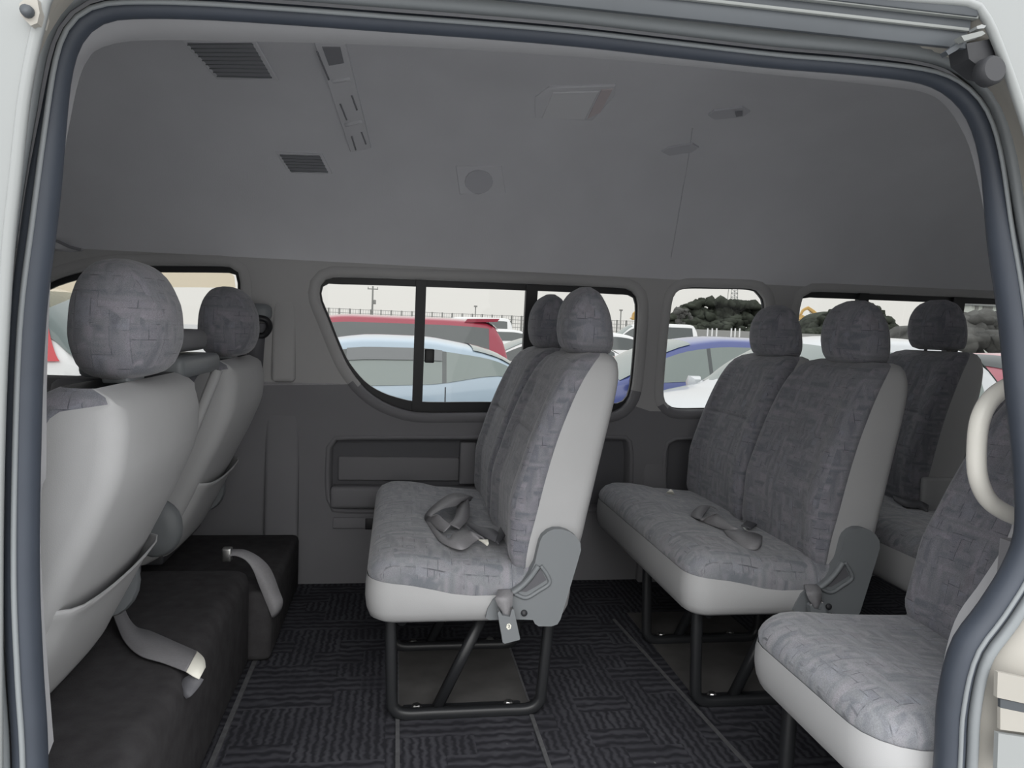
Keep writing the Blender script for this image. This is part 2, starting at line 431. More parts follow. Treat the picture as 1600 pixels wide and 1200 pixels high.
def window(i, w, top, bot, side, posts=()):
    l = [(p.x, p.y) for p in w]; n = len(l)
    zc = sum(p[1] for p in l)/n; z0 = min(p[1] for p in l); z1 = max(p[1] for p in l)
    win = struct(bpy.data.objects.new('window_%d' % i, None)); C.objects.link(win)
    rim = ring_strip([(offset2d(l, .034), -.001), (offset2d(l, .026), -.008), (offset2d(l, .012), -.011), (offset2d(l, .003), -.006), (l, .004), (offset2d(l, -.001), .034)],
                     lambda c: 1 if c.z < (.70 if i == 2 and c.x > -.2 else .655) else 0, ['pillar', 'lower_trim'], 'surround', win)
    inner = []
    o1 = offset2d(l, -.001)
    for k in range(n):
        a, b = Vector(l[k-1]), Vector(l[(k+1) % n]); t = (b-a).normalized()
        q = offset2d(l, -1)[k] if False else None
        inner.append(k)
    def varied(base):
        out = []
        area = sum(l[k][0]*l[(k+1) % n][1]-l[(k+1) % n][0]*l[k][1] for k in range(n)); sg = 1 if area > 0 else -1
        for k in range(n):
            a, b = Vector(l[k-1]), Vector(l[(k+1) % n]); t = (b-a).normalized(); nx, nz = t.y*sg, -t.x*sg
            d = side+(top-side)*max(0, nz)**3 if nz > 0 else side+(bot-side)*max(0, -nz)**3
            out.append((l[k][0]-nx*d, l[k][1]-nz*d))
        return out
    g = varied(0)
    ring_strip([(o1, .024), (o1, .018), (g, .018), (g, .03)], None, 'frame_black', 'gasket', win)
    b = fill(g, (), wfn(.026)); obj('pane', b, 'glass', win, smooth=False)
    for pa, pb in posts:
        A, B = WP(pa, 540), WP(pb, 540)
        bm = bmesh.new()
        loft([[(x+(z-.85)*.0, Yw(z)+d, z) for x, d in ((A.x, .006), (B.x, .006), (B.x, .032), (A.x, .032))] for z in (z0+.012, z1-.006)], bm=bm)
        obj('post', bm, 'frame_black', win, smooth=False)
    return win, g
w1, g1 = window(1, W1, .020, .006, .012)
w2, g2 = window(2, W2, .022, .036, .006, ((647, 663), (818, 836)))
w3, g3 = window(3, W3, .004, .004, .004)
w4, g4 = window(4, W4, .022, .02, .006, ((1335, 1350), (1482, 1500)))
wall_box(664, 678, 545, 567, -.012, .02, .004, 'latch', 'black', w2)
# smoked rain visor outside the first window
vis = [(-30, 500), (0, 480), (62, 449), (110, 432), (180, 424), (300, 424), (360, 424), (366, 432), (368, 450), (300, 449), (280, 449), (180, 449), (120, 463), (62, 487), (0, 524)]
b = fill([(WP(*p, -.06).x, WP(*p, -.06).z) for p in vis], (), wfn(.06)); obj('rain_visor', b, 'visor_tint', w1, smooth=False, solid=.003)

# ceiling
ROOF = [(.90, 1.315), (1.0, 1.37), (1.1, 1.46), (1.25, 1.53), (1.45, 1.565), (1.7, 1.575), (1.95, 1.55), (2.15, 1.485), (2.3, 1.39), (2.4, 1.27), (2.455, 1.17), (2.474, 1.10)]
def roofk(x): return interp([(-1.8, .10), (-1.45, .55), (-1.1, .88), (-.6, .985), (-.2, 1), (2.4, 1), (2.95, .93)], x)
def roofz(x, y): return 1.10+(interp(ROOF, y)-1.10)*roofk(x)
def RC(px, py, d=0):
    r = ray(px, py); lo = None
    s = 1.2
    while s < 2.6:
        p = CAM+r*(s/r.y)
        if p.z > roofz(p.x, p.y)-d: break
        s += .002
    return p
ys = [.90+(2.474-.90)*k/56 for k in range(57)]
xsr = [-1.8+k*.1 for k in range(48)]
bm = loft([[(x, y, roofz(x, y)) for y in ys] for x in xsr], closed=False)
ceil = struct(obj('ceiling', bm, 'liner'))
obj('roof_skin', box(-1.85, 2.97, .80, 2.66, 1.71, 1.75), 'paint', ceil, smooth=False)
obj('cant_rail', box(-1.85, 2.97, 2.49, 2.56, 1.095, 1.75), 'paint', ceil, smooth=False)

# floor
fl = struct(obj('floor', box(-1.85, 2.95, .84, 2.62, -.05, 0), 'mat_woven', smooth=False))
obj('floor_board', box(.03, .345, 1.66, 2.05, 0, .003), 'floor_board', fl, smooth=False)
obj('floor_board', box(.765, 1.10, 1.66, 2.25, 0, .003), 'floor_board', fl, smooth=False)
for a, b, c, d in ((.022, .031, .84, 1.655), (.333, .342, .84, 1.645), (-.352, -.341, .84, 2.2), (.340, .345, 1.66, 2.05), (.027, .031, 1.66, 2.05)):
    obj('mat_seam', box(a, b, c, d, 0, .004), 'seam', fl, smooth=False)
bm = loft([[(.70, 2.2, z), (.708, 2.2, z), (.779, 1.2, z), (.771, 1.2, z)] for z in (0, .004)])
obj('mat_seam', bm, 'seam', fl, smooth=False)

# near side: body sheet with the door opening, jamb, seal and inner trim
def Yd(z): return .85+.08*min(1, max(0, (z-.6)/.65))**1.5
def onseal(px, py):
    p = PY(px, py, .88)
    for _ in range(6): p = PY(px, py, Yd(p.z))
    return p
S_px = [(48, 1200), (40, 1050), (34, 900), (36, 700), (44, 500), (62, 350), (82, 200), (97, 105), (115, 55), (145, 26), (190, 14), (300, 14), (450, 23), (600, 34), (750, 45), (900, 58), (1050, 75), (1200, 92), (1320, 102), (1420, 113), (1470, 127), (1506, 153), (1530, 190), (1547, 250), (1563, 360), (1582, 480), (1596, 620), (1608, 740), (1610, 830), (1590, 890), (1550, 955), (1508, 1015), (1488, 1100), (1482, 1200)]
S = [onseal(*p) for p in S_px]
S = [Vector((S[0].x+.0, .85, -.03)), Vector((S[0].x, .85, .12))]+S+[Vector((S[-1].x, .85, .12)), Vector((S[-1].x, .85, -.03))]
S = resample(catmull(S, 8), 200)
def outn(i):
    t = (S[min(i+1, len(S)-1)]-S[max(i-1, 0)]); n = Vector((-t.z, 0, t.x)).normalized(); return n
NS = [outn(i) for i in range(len(S))]
if NS[100].z < 0: NS = [-n for n in NS]
wn = bpy.data.objects.new('wall_near', None); C.objects.link(wn); struct(wn)
seal = thing('door_seal', 'blue-black rubber weatherstrip running round the side door opening', 'door seal', S[0])
so = -S[0]
def topk(t):
    z = S[min(len(S)-1, int(t*(len(S)-1)+.5))].z; return sstep(1.0, 1.18, z)
obj('bulb', tube([p+so for p in S], lambda t: .0165-.0055*topk(t), 12, up=(0, 1, 0), sx=1.25), 'rubber', seal)
obj('lip', tube([p+n*.021+Vector((0, -.015, 0))+so for p, n in zip(S, NS)], lambda t: .0075+.003*topk(t), 10, up=(0, 1, 0)), 'rubber_lip', seal)
obj('piping', tube([p+n*(-.002)+Vector((0, -.0215, 0))+so for p, n in zip(S, NS)], .003, 6, up=(0, 1, 0)), 'rubber_lip', seal)
# inner trim flange
T_px = [(68, 1200), (56, 1050), (47, 900), (48, 790), (55, 780), (57, 600), (66, 400), (83, 265), (95, 195), (110, 130), (132, 92), (168, 71), (230, 63), (400, 65), (600, 71), (800, 82), (1000, 97), (1200, 116), (1400, 137), (1455, 149), (1495, 174), (1522, 212), (1540, 256), (1560, 350), (1576, 480), (1592, 620), (1604, 740), (1606, 830), (1590, 880), (1552, 940), (1512, 1000), (1490, 1090), (1486, 1200)]
T = [PY(px, py, 1.03) for px, py in T_px]
T = resample(catmull(T, 8), 200)
S2 = resample([p for p in S if p.z > .30], 200)
mid = [a.lerp(b, .5)+Vector((0, 0, .0)) for a, b in zip(S2, T)]
bm = loft([S2, mid, T, [p+Vector((0, .03, .02)) for p in T]], closed=False)
obj('inner_trim', bm, 'inner_trim', wn)
# outer edge of the opening in the body side
E_px = [(-10, 1600), (-8, 1250), (-8, 1000), (-7, 800), (-2, 600), (9, 400), (21, 280), (34, 160), (47, 85), (60, 30), (76, -20), (120, -62), (220, -74), (500, -64), (800, -48), (1100, -30), (1300, -15), (1450, -3), (1512, 2), (1532, 10), (1548, 35), (1563, 70), (1592, 150), (1622, 250), (1650, 400), (1672, 600), (1682, 800), (1684, 1000), (1684, 1250), (1684, 1600)]
EY = .815
E = [PY(px, py, EY) for px, py in E_px]
E = resample(catmull(E, 8), 200)
k1 = [p+n*.027+Vector((0, -.006, 0)) for p, n in zip(S, NS)]
rings = [[p+Vector((0, .02, 0)) for p in k1], k1, [a.lerp(b, .55)+Vector((0, -.004, 0)) for a, b in zip(k1, E)], [a.lerp(b, .93)+Vector((0, .003, 0)) for a, b in zip(k1, E)], E]
obj('door_jamb', loft(rings, closed=False), 'paint_jamb', wn)
tp = [p+n*.013+Vector((0, -.010, 0)) for p, n in zip(k1, NS) if p.z > 1.12]
obj('painted_flange', tube(tp, .0085, 10, up=(0, 1, 0)), 'paint_jamb', wn)
obj('edge_bead', tube([p+Vector((0, .003, 0)) for p in E], .006, 8, up=(0, 1, 0)), 'paint', wn)
hole = [(p.x, p.z) for p in E]
hole = [p for p in hole]
hf = [(-1.50, .66), (-.80, .66), (-.80, 1.06), (-1.15, 1.06)]
hr = [(1.30, .66), (2.6, .66), (2.6, 1.06), (1.30, 1.06)]
outer = [(-2.0, -.45), (hole[0][0], -.45)]+hole+[(hole[-1][0], -.45), (2.97, -.45), (2.97, 1.72), (-2.0, 1.72)]
bm = fill(outer, [hf, hr], lambda u, v: (u, EY, v))
obj('body_side', bm, 'paint', wn, smooth=False)
obj('pane', fill(hf, (), lambda u, v: (u, EY+.01, v)), 'glass', wn, smooth=False)
obj('pane', fill(hr, (), lambda u, v: (u, EY+.01, v)), 'glass', wn, smooth=False)
# inner lining of the near side behind and ahead of the opening
obj('inner_lining', box(.90, 2.95, .92, .96, 0, .62), 'lower_trim', wn, smooth=False)
# ends
wf = struct(obj('wall_front', fill([(.82, -.05), (2.58, -.05), (2.58, 1.72), (.82, 1.72)], [[(.98, .78), (2.42, .78), (2.42, 1.2), (.98, 1.2)]], lambda u, v: (-1.84, u, v)), 'lower_trim', smooth=False))
obj('windscreen', fill([(.98, .78), (2.42, .78), (2.42, 1.2), (.98, 1.2)], (), lambda u, v: (-1.845, u, v)), 'glass', wf, smooth=False)
wr = struct(obj('wall_rear', fill([(.82, -.05), (2.58, -.05), (2.58, 1.72), (.82, 1.72)], [[(1.05, .66), (2.4, .66), (2.4, 1.1), (1.05, 1.1)]], lambda u, v: (2.95, u, v)), 'lower_trim', smooth=False))
obj('rear_glass', fill([(1.05, .66), (2.4, .66), (2.4, 1.1), (1.05, 1.1)], (), lambda u, v: (2.955, u, v)), 'glass', wr, smooth=False)

# upper door rail: channel pressings along the top of the opening
rail = thing('sliding_door_rail', 'dark grey channel rail above the door opening', 'door rail', (0, .84, 1.3))
def railbar(pa, pb, Y, h, d, m, nm):
    A, B = PY(*pa, Y), PY(*pb, Y); q = Vector((0, .84, 1.3))
    bm = loft([[Vector((p.x, p.y, p.z))+Vector(v)-q for v in ((0, 0, -h/2), (0, d, -h/2), (0, d, h/2), (0, 0, h/2))] for p in (A, B)])
    bmesh.ops.bevel(bm, geom=[e for e in bm.edges], offset=min(h, d)*.25, segments=2, profile=.5, affect='EDGES')
    return obj(nm, bm, m, rail, edge_split=40)
railbar((560, -46), (1512, 59), .826, .026, .007, 'rail_grey', 'lower_channel')
railbar((560, -62), (1515, 46), .822, .004, .010, 'rail_light', 'channel_lip')
railbar((560, -76), (1518, 36), .824, .020, .008, 'rail_grey', 'upper_channel')
railbar((1000, -34), (1530, 26), .818, .005, .010, 'rail_light', 'drip_edge')
railbar((1000, -48), (1530, 14), .816, .018, .008, 'rail_grey', 'gutter')

# roller bracket at the rail end
def pl(px, py, Y): return PY(px, py, Y)
rb = thing('door_roller_bracket', 'dark metal roller bracket with pale arm at the right end of the door rail', 'door bracket', pl(1530, 90, .82))
q = -Vector(rb.location)
def plate(px, Y, d, nm, m, par, r=.002):
    pts = [pl(a, b, Y) for a, b in px]
    bm = loft([[p+q+Vector((0, k, 0)) for p in pts] for k in (0, d)])
    es = [e for e in bm.edges if len(e.link_faces) == 2 and e.calc_face_angle(0) > .8]
    if r: bmesh.ops.bevel(bm, geom=es, offset=r, segments=2, profile=.5, affect='EDGES')
    return obj(nm, bm, m, par, edge_split=40)
plate([(1502, 56), (1535, 48), (1540, 52), (1534, 56), (1507, 64)], .80, .012, 'arm', 'rail_light', rb)
plate([(1526, 41), (1534, 38), (1541, 40), (1538, 44), (1527, 45)], .80, .012, 'pin', 'paint', rb)
plate([(1478, 80), (1490, 72), (1505, 60), (1509, 64), (1496, 78), (1482, 86)], .81, .010, 'link', 'rail_grey', rb)
plate([(1510, 68), (1552, 60), (1556, 100), (1562, 118), (1540, 112), (1514, 92)], .825, .03, 'housing', 'dark_plastic', rb, .004)
c = pl(1545, 112, .815)+q
obj('roller', lathe([(0, -.010), (.014, -.010), (.017, -.006), (.017, .006), (.014, .010), (0, .010)], lambda a, b, h: (c.x+a, c.y+h, c.z+b)), 'dark_plastic', rb, edge_split=40)
# striker on the left pillar
sk = thing('door_striker', 'small grey striker pad on the upper left white door pillar', 'striker', pl(42, 16, .80))
q = -Vector(sk.location)
plate([(30, 6), (38, -2), (58, -2), (62, 20), (58, 36), (48, 40), (32, 24)], .805, .02, 'pad', 'paint_jamb', sk, .004)
c = pl(42, 17, .802)+q
obj('bolt', lathe([(0, -.004), (.005, -.004), (.006, 0), (.006, .006), (0, .006)], lambda a, b, h: (c.x+a, c.y+h, c.z+b), 12), 'rail_grey', sk)
# white rail end at lower right of the opening
ce = thing('door_centre_rail', 'white stepped rail end on the body at lower right of the door', 'door rail', pl(1590, 1110, .80))
q = -Vector(ce.location)
plate([(1559, 1050), (1640, 1068), (1640, 1108), (1558, 1090)], .812, .006, 'upper_flange', 'paint_jamb', ce, .001)
plate([(1563, 1092), (1640, 1108), (1640, 1120), (1563, 1108)], .8135, .004, 'slot', 'rail_grey', ce, 0)
plate([(1563, 1106), (1640, 1122), (1640, 1150), (1563, 1140)], .813, .005, 'web', 'paint_jamb', ce, .001)
plate([(1560, 1146), (1640, 1158), (1640, 1215), (1558, 1205)], .810, .007, 'lower_flange', 'paint', ce, .001)
# ------------------------------------------------------------------ seats
def se(a, b, e, n=36, ph=0):
    out = []
    for k in range(n):
        t = 2*math.pi*k/n+ph; c, s = math.cos(t), math.sin(t)
        out.append((a*math.copysign(abs(c)**(2/e), c), b*math.copysign(abs(s)**(2/e), s)))
    return out
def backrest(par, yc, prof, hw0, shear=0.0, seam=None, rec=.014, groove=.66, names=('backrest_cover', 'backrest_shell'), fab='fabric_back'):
    """prof rows: z, front x, rear x, half width factor"""
    zs = [r[0] for r in prof]; F = [(r[0], r[1]) for r in prof]; B = [(r[0], r[2]) for r in prof]; Wd = [(r[0], r[3]) for r in prof]
    lv = sorted(set([zs[0]+(zs[-1]-zs[0])*k/26 for k in range(27)]+[groove-.012, groove-.004, groove, groove+.004, groove+.012]+zs))
    fr, vr = [], []
    for z in lv:
        f, b, hw = interp(F, z), interp(B, z), hw0*interp(Wd, z)
        s = min(b-.004, max(f+.004, interp(seam, z))); sh = shear*(z-zs[0])
        rc = min(.032, (s-f)*.6, hw*.4); up = sstep(zs[-1]-.02, zs[-1]-.12, z)*sstep(zs[0], zs[0]+.06, z)
        g = .006*math.exp(-((z-groove)/.005)**2)
        a = []
        for k in range(4): a.append((s+(f+rc-s)*k/4, -hw-.004*math.sin(math.pi*k/4)))
        for k in range(5):
            t = math.pi/2*k/5; a.append((f+rc-rc*math.sin(t), -hw+rc-rc*math.cos(t)))
        m = hw-rc
        for k in range(15):
            y = -m+2*m*k/14; q = abs(y)/hw
            a.append((f+up*(rec*(1-sstep(.58, .74, q))+(g if q < .62 else 0)+.006*math.exp(-((q-.66)/.035)**2)), y))
        a += [(x, -y) for x, y in a[8::-1]]
        fr.append([(x+sh, y+yc, z) for x, y in a])
        rb = min(.035, (b-s)*.7, hw*.4); v = [(s, hw), (s*.5+(b-rb)*.5, hw), (b-rb, hw)]
        for k in range(1, 6):
            t = math.pi/2*k/5; v.append((b-rb+rb*math.sin(t), hw-rb+rb*math.cos(t)))
        for k in range(1, 8):
            y = (hw-rb)*(1-2*k/8); v.append((b+.010*(1-(y/hw)**2)*up, y))
        for k in range(6):
            t = math.pi/2*(1-k/5); v.append((b-rb+rb*math.sin(t), -(hw-rb+rb*math.cos(t))))
        v += [(s*.5+(b-rb)*.5, -hw), (s, -hw)]
        vr.append([(x+sh, y+yc, z) for x, y in v])
    bm = loft(fr, closed=False); c = obj(names[0], bm, fab, par)
    bm = loft(vr, closed=False); d = obj(names[1], bm, 'vinyl', par)
    return c, d
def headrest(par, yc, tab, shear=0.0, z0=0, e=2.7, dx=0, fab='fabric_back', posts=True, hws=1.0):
    zs = [r[0] for r in tab]; rings = []
    n = 22
    for k in range(n+1):
        t = k/n; z = zs[0]+(zs[-1]-zs[0])*(.5-.5*math.cos(math.pi*t))
        f, b, hw = (interp([(r[0], r[i]) for r in tab], z) for i in (1, 2, 3))
        rings.append([((f+b)/2+x+dx+shear*(z-z0), yc+y, z) for x, y in se((b-f)/2, hw*hws, e, 36)])
    h = obj('headrest', loft(rings), fab, par)
    if posts:
        x = (tab[1][1]+tab[1][2])/2+dx+shear*(zs[0]-z0)
        for s in (-1, 1):
            obj('headrest_post', tube([(x, yc+s*.055, zs[0]-.05), (x, yc+s*.055, zs[0]+.02)], .0055, 8), 'steel', par)
    return h
def rrect(x0, x1, y0, y1, r, d=0, n=5, m=7):
    x0 += d; x1 -= d; y0 += d; y1 -= d; r = max(.012, r-d*.6); o = []
    cs = [(x1-r, y1-r, 0), (x0+r, y1-r, 1), (x0+r, y0+r, 2), (x1-r, y0+r, 3)]
    for i, (cx, cy_, q) in enumerate(cs):
        for k in range(n+1):
            t = math.pi/2*(q+k/n); o.append((cx+r*math.cos(t), cy_+r*math.sin(t)))
        a = o[-1]; c2 = cs[(i+1) % 4]; t = math.pi/2*c2[2]; b = (c2[0]+r*math.cos(t), c2[1]+r*math.sin(t))
        for k in range(1, m+1): o.append((a[0]+(b[0]-a[0])*k/(m+1), a[1]+(b[1]-a[1])*k/(m+1)))
    return o
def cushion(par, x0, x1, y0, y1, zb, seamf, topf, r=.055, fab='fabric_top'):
    sk = []
    for d, z in ((.05, 0), (.022, .002), (.007, .012), (0, .03)):
        sk.append([(x, y, zb+z) for x, y in rrect(x0, x1, y0, y1, r, d)])
    for t in (.35, .7, 1):
        sk.append([(x+0, y, (zb+.03)*(1-t)+seamf(x, y)*t) for x, y in rrect(x0, x1, y0, y1, r, -.004*math.sin(math.pi*t))])
    obj('cushion_skirt', loft(sk, cap1=False), 'vinyl', par)
    fb = []
    base = rrect(x0, x1, y0, y1, r)
    fb.append([(x, y, seamf(x, y)-.001) for x, y in rrect(x0, x1, y0, y1, r, .002)])
    H = min(x1-x0, y1-y0)/2-.012
    for d, t in ((.000, .25), (.005, .55), (.016, .82), (.032, .95), (.055, 1), (.085, 1), (.115, 1), (.15, 1), (.185, 1), (H, 1)):
        if d > H: continue
        fb.append([(x, y, seamf(bx, by)*(1-t)+topf(x, y)*t) for (x, y), (bx, by) in zip(rrect(x0, x1, y0, y1, r, d), base)])
    bm = loft(fb, cap0=False)
    obj('cushion', bm, fab, par)

BPROF = [(.345, .300, .352, .93), (.37, .276, .395, .97), (.40, .265, .425, 1), (.50, .264, .447, 1), (.60, .288, .467, .99), (.70, .322, .488, .97), (.77, .352, .503, .94), (.81, .374, .509, .90), (.835, .394, .508, .85), (.850, .420, .500, .79), (.857, .450, .482, .70)]
BSEAM = [(.345, .302), (.381, .301), (.50, .322), (.645, .357), (.75, .395), (.80, .420), (.835, .445), (.857, .466)]
HTAB = [(.848, .440, .492, .080), (.856, .418, .518, .108), (.88, .402, .526, .114), (.915, .397, .522, .118), (.95, .400, .514, .114), (.98, .411, .500, .102), (1.0, .425, .487, .082), (1.014, .446, .468, .040)]
def make_bench(label, group, ycs=(-.205, .21), y0=-.415, hdz=0.0, near=True):
    t = thing('bench_seat', label, 'seat', (0, 2.0, 0), group=group)
    for yc in ycs:
        backrest(t, yc, BPROF, .197, seam=BSEAM)
        headrest(t, yc, [(z+hdz, a, b, w*.86) for z, a, b, w in HTAB])
    def seamf(x, y):
        side = interp([(-.05, .350), (.05, .338), (.18, .314), (.25, .314), (.32, .340), (.41, .36)], x)
        k = sstep(y0+.115, y0+.015, y) if y < 0 else sstep(.30, .40, y)
        return .350*(1-k)+side*k if x < .38 else .36
    def topf(x, y):
        return .392+.013*math.exp(-((x-.03)/.085)**2)-.016*sstep(.08, .33, x)-.010*math.exp(-(y/.035)**2)-.0035*math.exp(-((x-.14)/.010)**2)+.0014*math.sin(2*math.pi*y/.052+3*x)*sstep(.25, .05, x)
    cushion(t, -.05, .41, y0, .42, .246, seamf, topf)
    obj('hinge_cover', rbox(.285, .40, -.012, .014, .33, .47, .010), 'vinyl', t)
    if not near: return t
    # recliner side cover on the aisle side
    q = Vector((0, -2.0, 0))
    pxs = [(844, 846), (848, 838), (856, 831), (866, 827), (878, 827), (890, 831), (900, 838), (907, 848), (908, 860), (901, 885), (889, 925), (876, 968), (871, 976), (862, 979), (842, 979), (836, 975), (833, 969), (807, 968), (764, 969), (759, 966), (762, 952), (770, 938), (782, 930), (800, 922), (816, 911), (828, 896), (836, 880), (840, 862)]
    P = [PY(a, b, 1.575)+q for a, b in pxs]
    bm = prism([(p.x, p.z) for p in P], lambda u, v, w: (u, w, v), -.424, -.395, .006)
    rc = obj('recliner_cover', bm, 'plastic_grey', t, edge_split=50)
    ridge = [PY(a, b, 1.574)+q for a, b in ((801, 926), (815, 916), (830, 900), (841, 884))]
    obj('ridge', tube(catmull(ridge, 5), .008, 8, sx=.8), 'plastic_grey', rc)
    ridge = [PY(a, b, 1.574)+q for a, b in ((803, 927), (822, 934), (842, 923), (858, 912), (856, 900), (845, 884))]
    obj('ridge', tube(catmull(ridge, 5), .0045, 8), 'plastic_grey', rc)
    rec = [PY(a, b, 1.5745)+q for a, b in ((812, 924), (826, 914), (839, 896), (844, 889), (854, 906), (838, 916), (822, 925))]
    obj('pocket_shade', prism([(p.x, p.z) for p in rec], lambda u, v, w: (u, w, v), -.4255, -.420), 'recess', rc, smooth=False)  # darker plate on the cover face; recess shade is put into its colour
    b = PY(819, 958, 1.574)+q
    obj('bolt_hole', lathe([(0, -.002), (.007, -.002), (.0075, .004), (0, .004)], lambda u, v, h: (b.x+u, b.y+h, b.z+v), 14), 'dark_plastic', rc)
    # legs: two bent tube loops with a brace each
    for y in (-.342, .02):
        x0, x1 = .012, .362
        pts = [(x0-.008, y, .25), (x0-.004, y, .14), (x0, y, .05), (x0+.006, y, .025), (x0+.03, y, .011), (x0+.1, y, .010), (x1-.1, y, .010), (x1-.03, y, .011), (x1-.004, y, .03), (x1, y, .06), (x1+.006, y, .15), (x1+.012, y, .25)]
        lg = obj('leg_frame', tube(catmull(pts, 5), .0128, 10, up=(0, 1, 0), square=3.2), 'steel_black', t)
        obj('brace', tube([(.115, y+.012, .012), (.225, y+.012, .25)], .0125, 8, square=3.5), 'steel_black', lg)
        for bx in (.07, .29):
            obj('bolt', lathe([(0, 0), (.013, 0), (.013, .007), (.009, .013), (0, .013)], lambda u, v, h: (bx+u, y+.03+v, .004+h), 8), 'steel', lg, smooth=False)
        obj('foot_flange', rbox(.04, .32, y-.012, y+.05, .001, .007, .002), 'steel_black', lg, smooth=False)
    obj('cross_tube', tube([(.30, -.36, .238), (.30, .40, .238)], .012, 10), 'steel_black', t)
    obj('cross_tube', tube([(.03, -.36, .238), (.03, .40, .238)], .012, 10), 'steel_black', t)
    return t
bench = make_bench('middle double bench seat in grey patterned fabric, its black legs in full view', 'double bench seats')
b2 = dup(bench, (.735, 0, 0), 'grey patterned double bench seat right of the middle one, directly behind it')
b3 = make_bench('darkest double bench seat at the far right rear, partly hidden behind other seats', 'double bench seats', (-.36, .21), -.57, .012, False)
b3.location = (1.322, 2.02, .032)
for y in (-.48, .02):
    obj('leg_frame', tube(catmull([(.0, y, .22), (.0, y, .06), (.03, y, -.02), (.32, y, -.02), (.35, y, .06), (.36, y, .22)], 5), .012, 10, square=3.2), 'steel_black', b3)

# folding jump seat beside the door
js = thing('jump_seat', 'nearest single seat at lower right, bright patterned cushion beside the white grab handle', 'seat', (.735, 1.10, 0))
JS = .16
backrest(js, 0, [(z, f+.0, b, w) for z, f, b, w in BPROF], .205, shear=JS, seam=BSEAM)
headrest(js, 0, HTAB, shear=JS, z0=.345)
cushion(js, -.055, .42, -.215, .215, .248, lambda x, y: .338+.012*sstep(.1, .4, x), lambda x, y: .376+.010*math.exp(-((x-.03)/.09)**2)-.018*sstep(.05, .33, x)*math.exp(-(y/.13)**2)-.006*sstep(.1, .35, x), r=.085)
obj('hinge_arm', tube(catmull([(.24, .212, .30), (.30, .222, .33), (.34, .222, .38), (.36, .218, .44)], 5), .013, 8), 'plastic_grey', js)
for y in (-.15, .15):
    lg = obj('leg_frame', tube(catmull([(.02, y, .25), (.02, y, .06), (.03, y, .02), (.07, y, .011), (.30, y, .011), (.34, y, .03), (.35, y, .08), (.36, y, .25)], 5), .013, 10, square=3.2), 'steel_black', js)
    obj('brace', tube([(.12, y+.012, .014), (.24, y+.012, .25)], .011, 8), 'steel_black', lg)

# front row: two bucket seats seen from behind
FPROF = [(.268, -.275, -.215, .92), (.285, -.30, -.188, .96), (.34, -.295, -.158, .98), (.42, -.275, -.118, 1), (.52, -.235, -.070, 1), (.60, -.19, -.032, 1), (.68, -.155, -.004, .99), (.73, -.145, .000, .97), (.765, -.135, -.006, .94), (.785, -.12, -.022, .90), (.796, -.10, -.045, .85)]
FSEAM = [(.268, -.255), (.34, -.235), (.5, -.17), (.70, -.115), (.745, -.10), (.764, -.085), (.775, -.022), (.785, -.027), (.796, -.048)]
FH = [(.800, -.105, -.050, .075), (.808, -.125, -.025, .100), (.83, -.140, -.006, .118), (.87, -.148, .004, .128), (.91, -.146, .002, .125), (.945, -.138, -.010, .115), (.97, -.125, -.025, .095), (.985, -.110, -.045, .065), (.991, -.09, -.065, .03)]
def make_front(label):
    t = thing('bucket_seat', label, 'seat', (-.372, 1.305, 0), group='front seats')
    c, d = backrest(t, 0, FPROF, .225, seam=FSEAM, groove=.6)
    headrest(t, 0, FH, fab='fabric_back', posts=False, e=2.5, hws=.90, dx=.008)
    obj('headrest_guide', rbox(-.085, -.045, -.06, .02, .792, .806, .005), 'plastic_grey', t)
    # seat back pocket
    rows = []
    for z in [.275+.011*k for k in range(20)]:
        hw = .225*interp([(r[0], r[3]) for r in FPROF], z)-.006; b = interp([(r[0], r[2]) for r in FPROF], z)
        row = []
        for k in range(17):
            q = -1+2*k/16
            top = .465+.018*q*q
            zz = min(z, top); bb = interp([(r[0], r[2]) for r in FPROF], zz)
            edge = (1-abs(q)**6)
            sg = .008*math.exp(-((zz-top+.004)/.012)**2)
            row.append((bb+.010*(1-q*q*.6)*1+.010*edge+sg-.045*max(0, abs(q)-.86)/.14, q*hw*1.0, zz))
        rows.append(row)
    obj('seat_pocket', loft(rows, closed=False), 'vinyl', t, solid=.003)
    cushion(t, -.68, -.20, -.225, .225, .28, lambda x, y: .385, lambda x, y: .42+.01*math.exp(-((x+.6)/.1)**2))
    for s in (-1, 1):
        obj('recliner_cover', lathe([(0, .222), (.062, .222), (.066, .235), (.058, .250), (.03, .256), (0, .257)], lambda a, b, h: (-.185+a, s*h, .375+b*1.15), 22), 'plastic_grey', t, edge_split=50)
    obj('seat_base', rbox(-.60, -.18, -.19, .19, .262, .30, .008), 'dark_plastic', t)
    return t
fs = make_front('large pale grey front seat at the far left, nearest the camera, back towards us')
fd = dup(fs, (-.025, .86, 0), 'front seat on the far side by the front window, with a dark headrest')

# folded centre seat / tray between the front seats
cc = thing('centre_console', 'dark grey folded centre seat with tray between the two front seats', 'console', (-.52, 1.72, .27))
obj('body', rbox(-.16, -.07, -.14, .15, 0, .50, .02), 'lower_trim', cc)
obj('tray', rbox(-.10, .10, -.155, .165, .505, .55, .014), 'plastic_grey', cc)
obj('lid', rbox(-.09, .075, -.13, .15, .556, .605, .018), 'lower_trim', cc)
obj('side_rail', tube([(.100, .13, .51), (.045, .13, .36), (-.06, .13, .15)], .012, 8, square=3), 'vinyl', cc)

# carpeted engine cover under the front seats
bm = rbox(-1.80, -.354, .955, 1.955, .002, .265, .035, 4)
eb = obj('engine_cover', bm, 'carpet'); tag(eb, 'dark carpeted engine cover box under the two front seats', 'engine cover')
bm = rbox(-1.80, -.305, 1.965, 2.535, .002, .19, .02, 3)
e2 = obj('footwell_step', bm, 'carpet'); tag(e2, 'low dark carpeted step against the far wall, behind the far front seat', 'step')

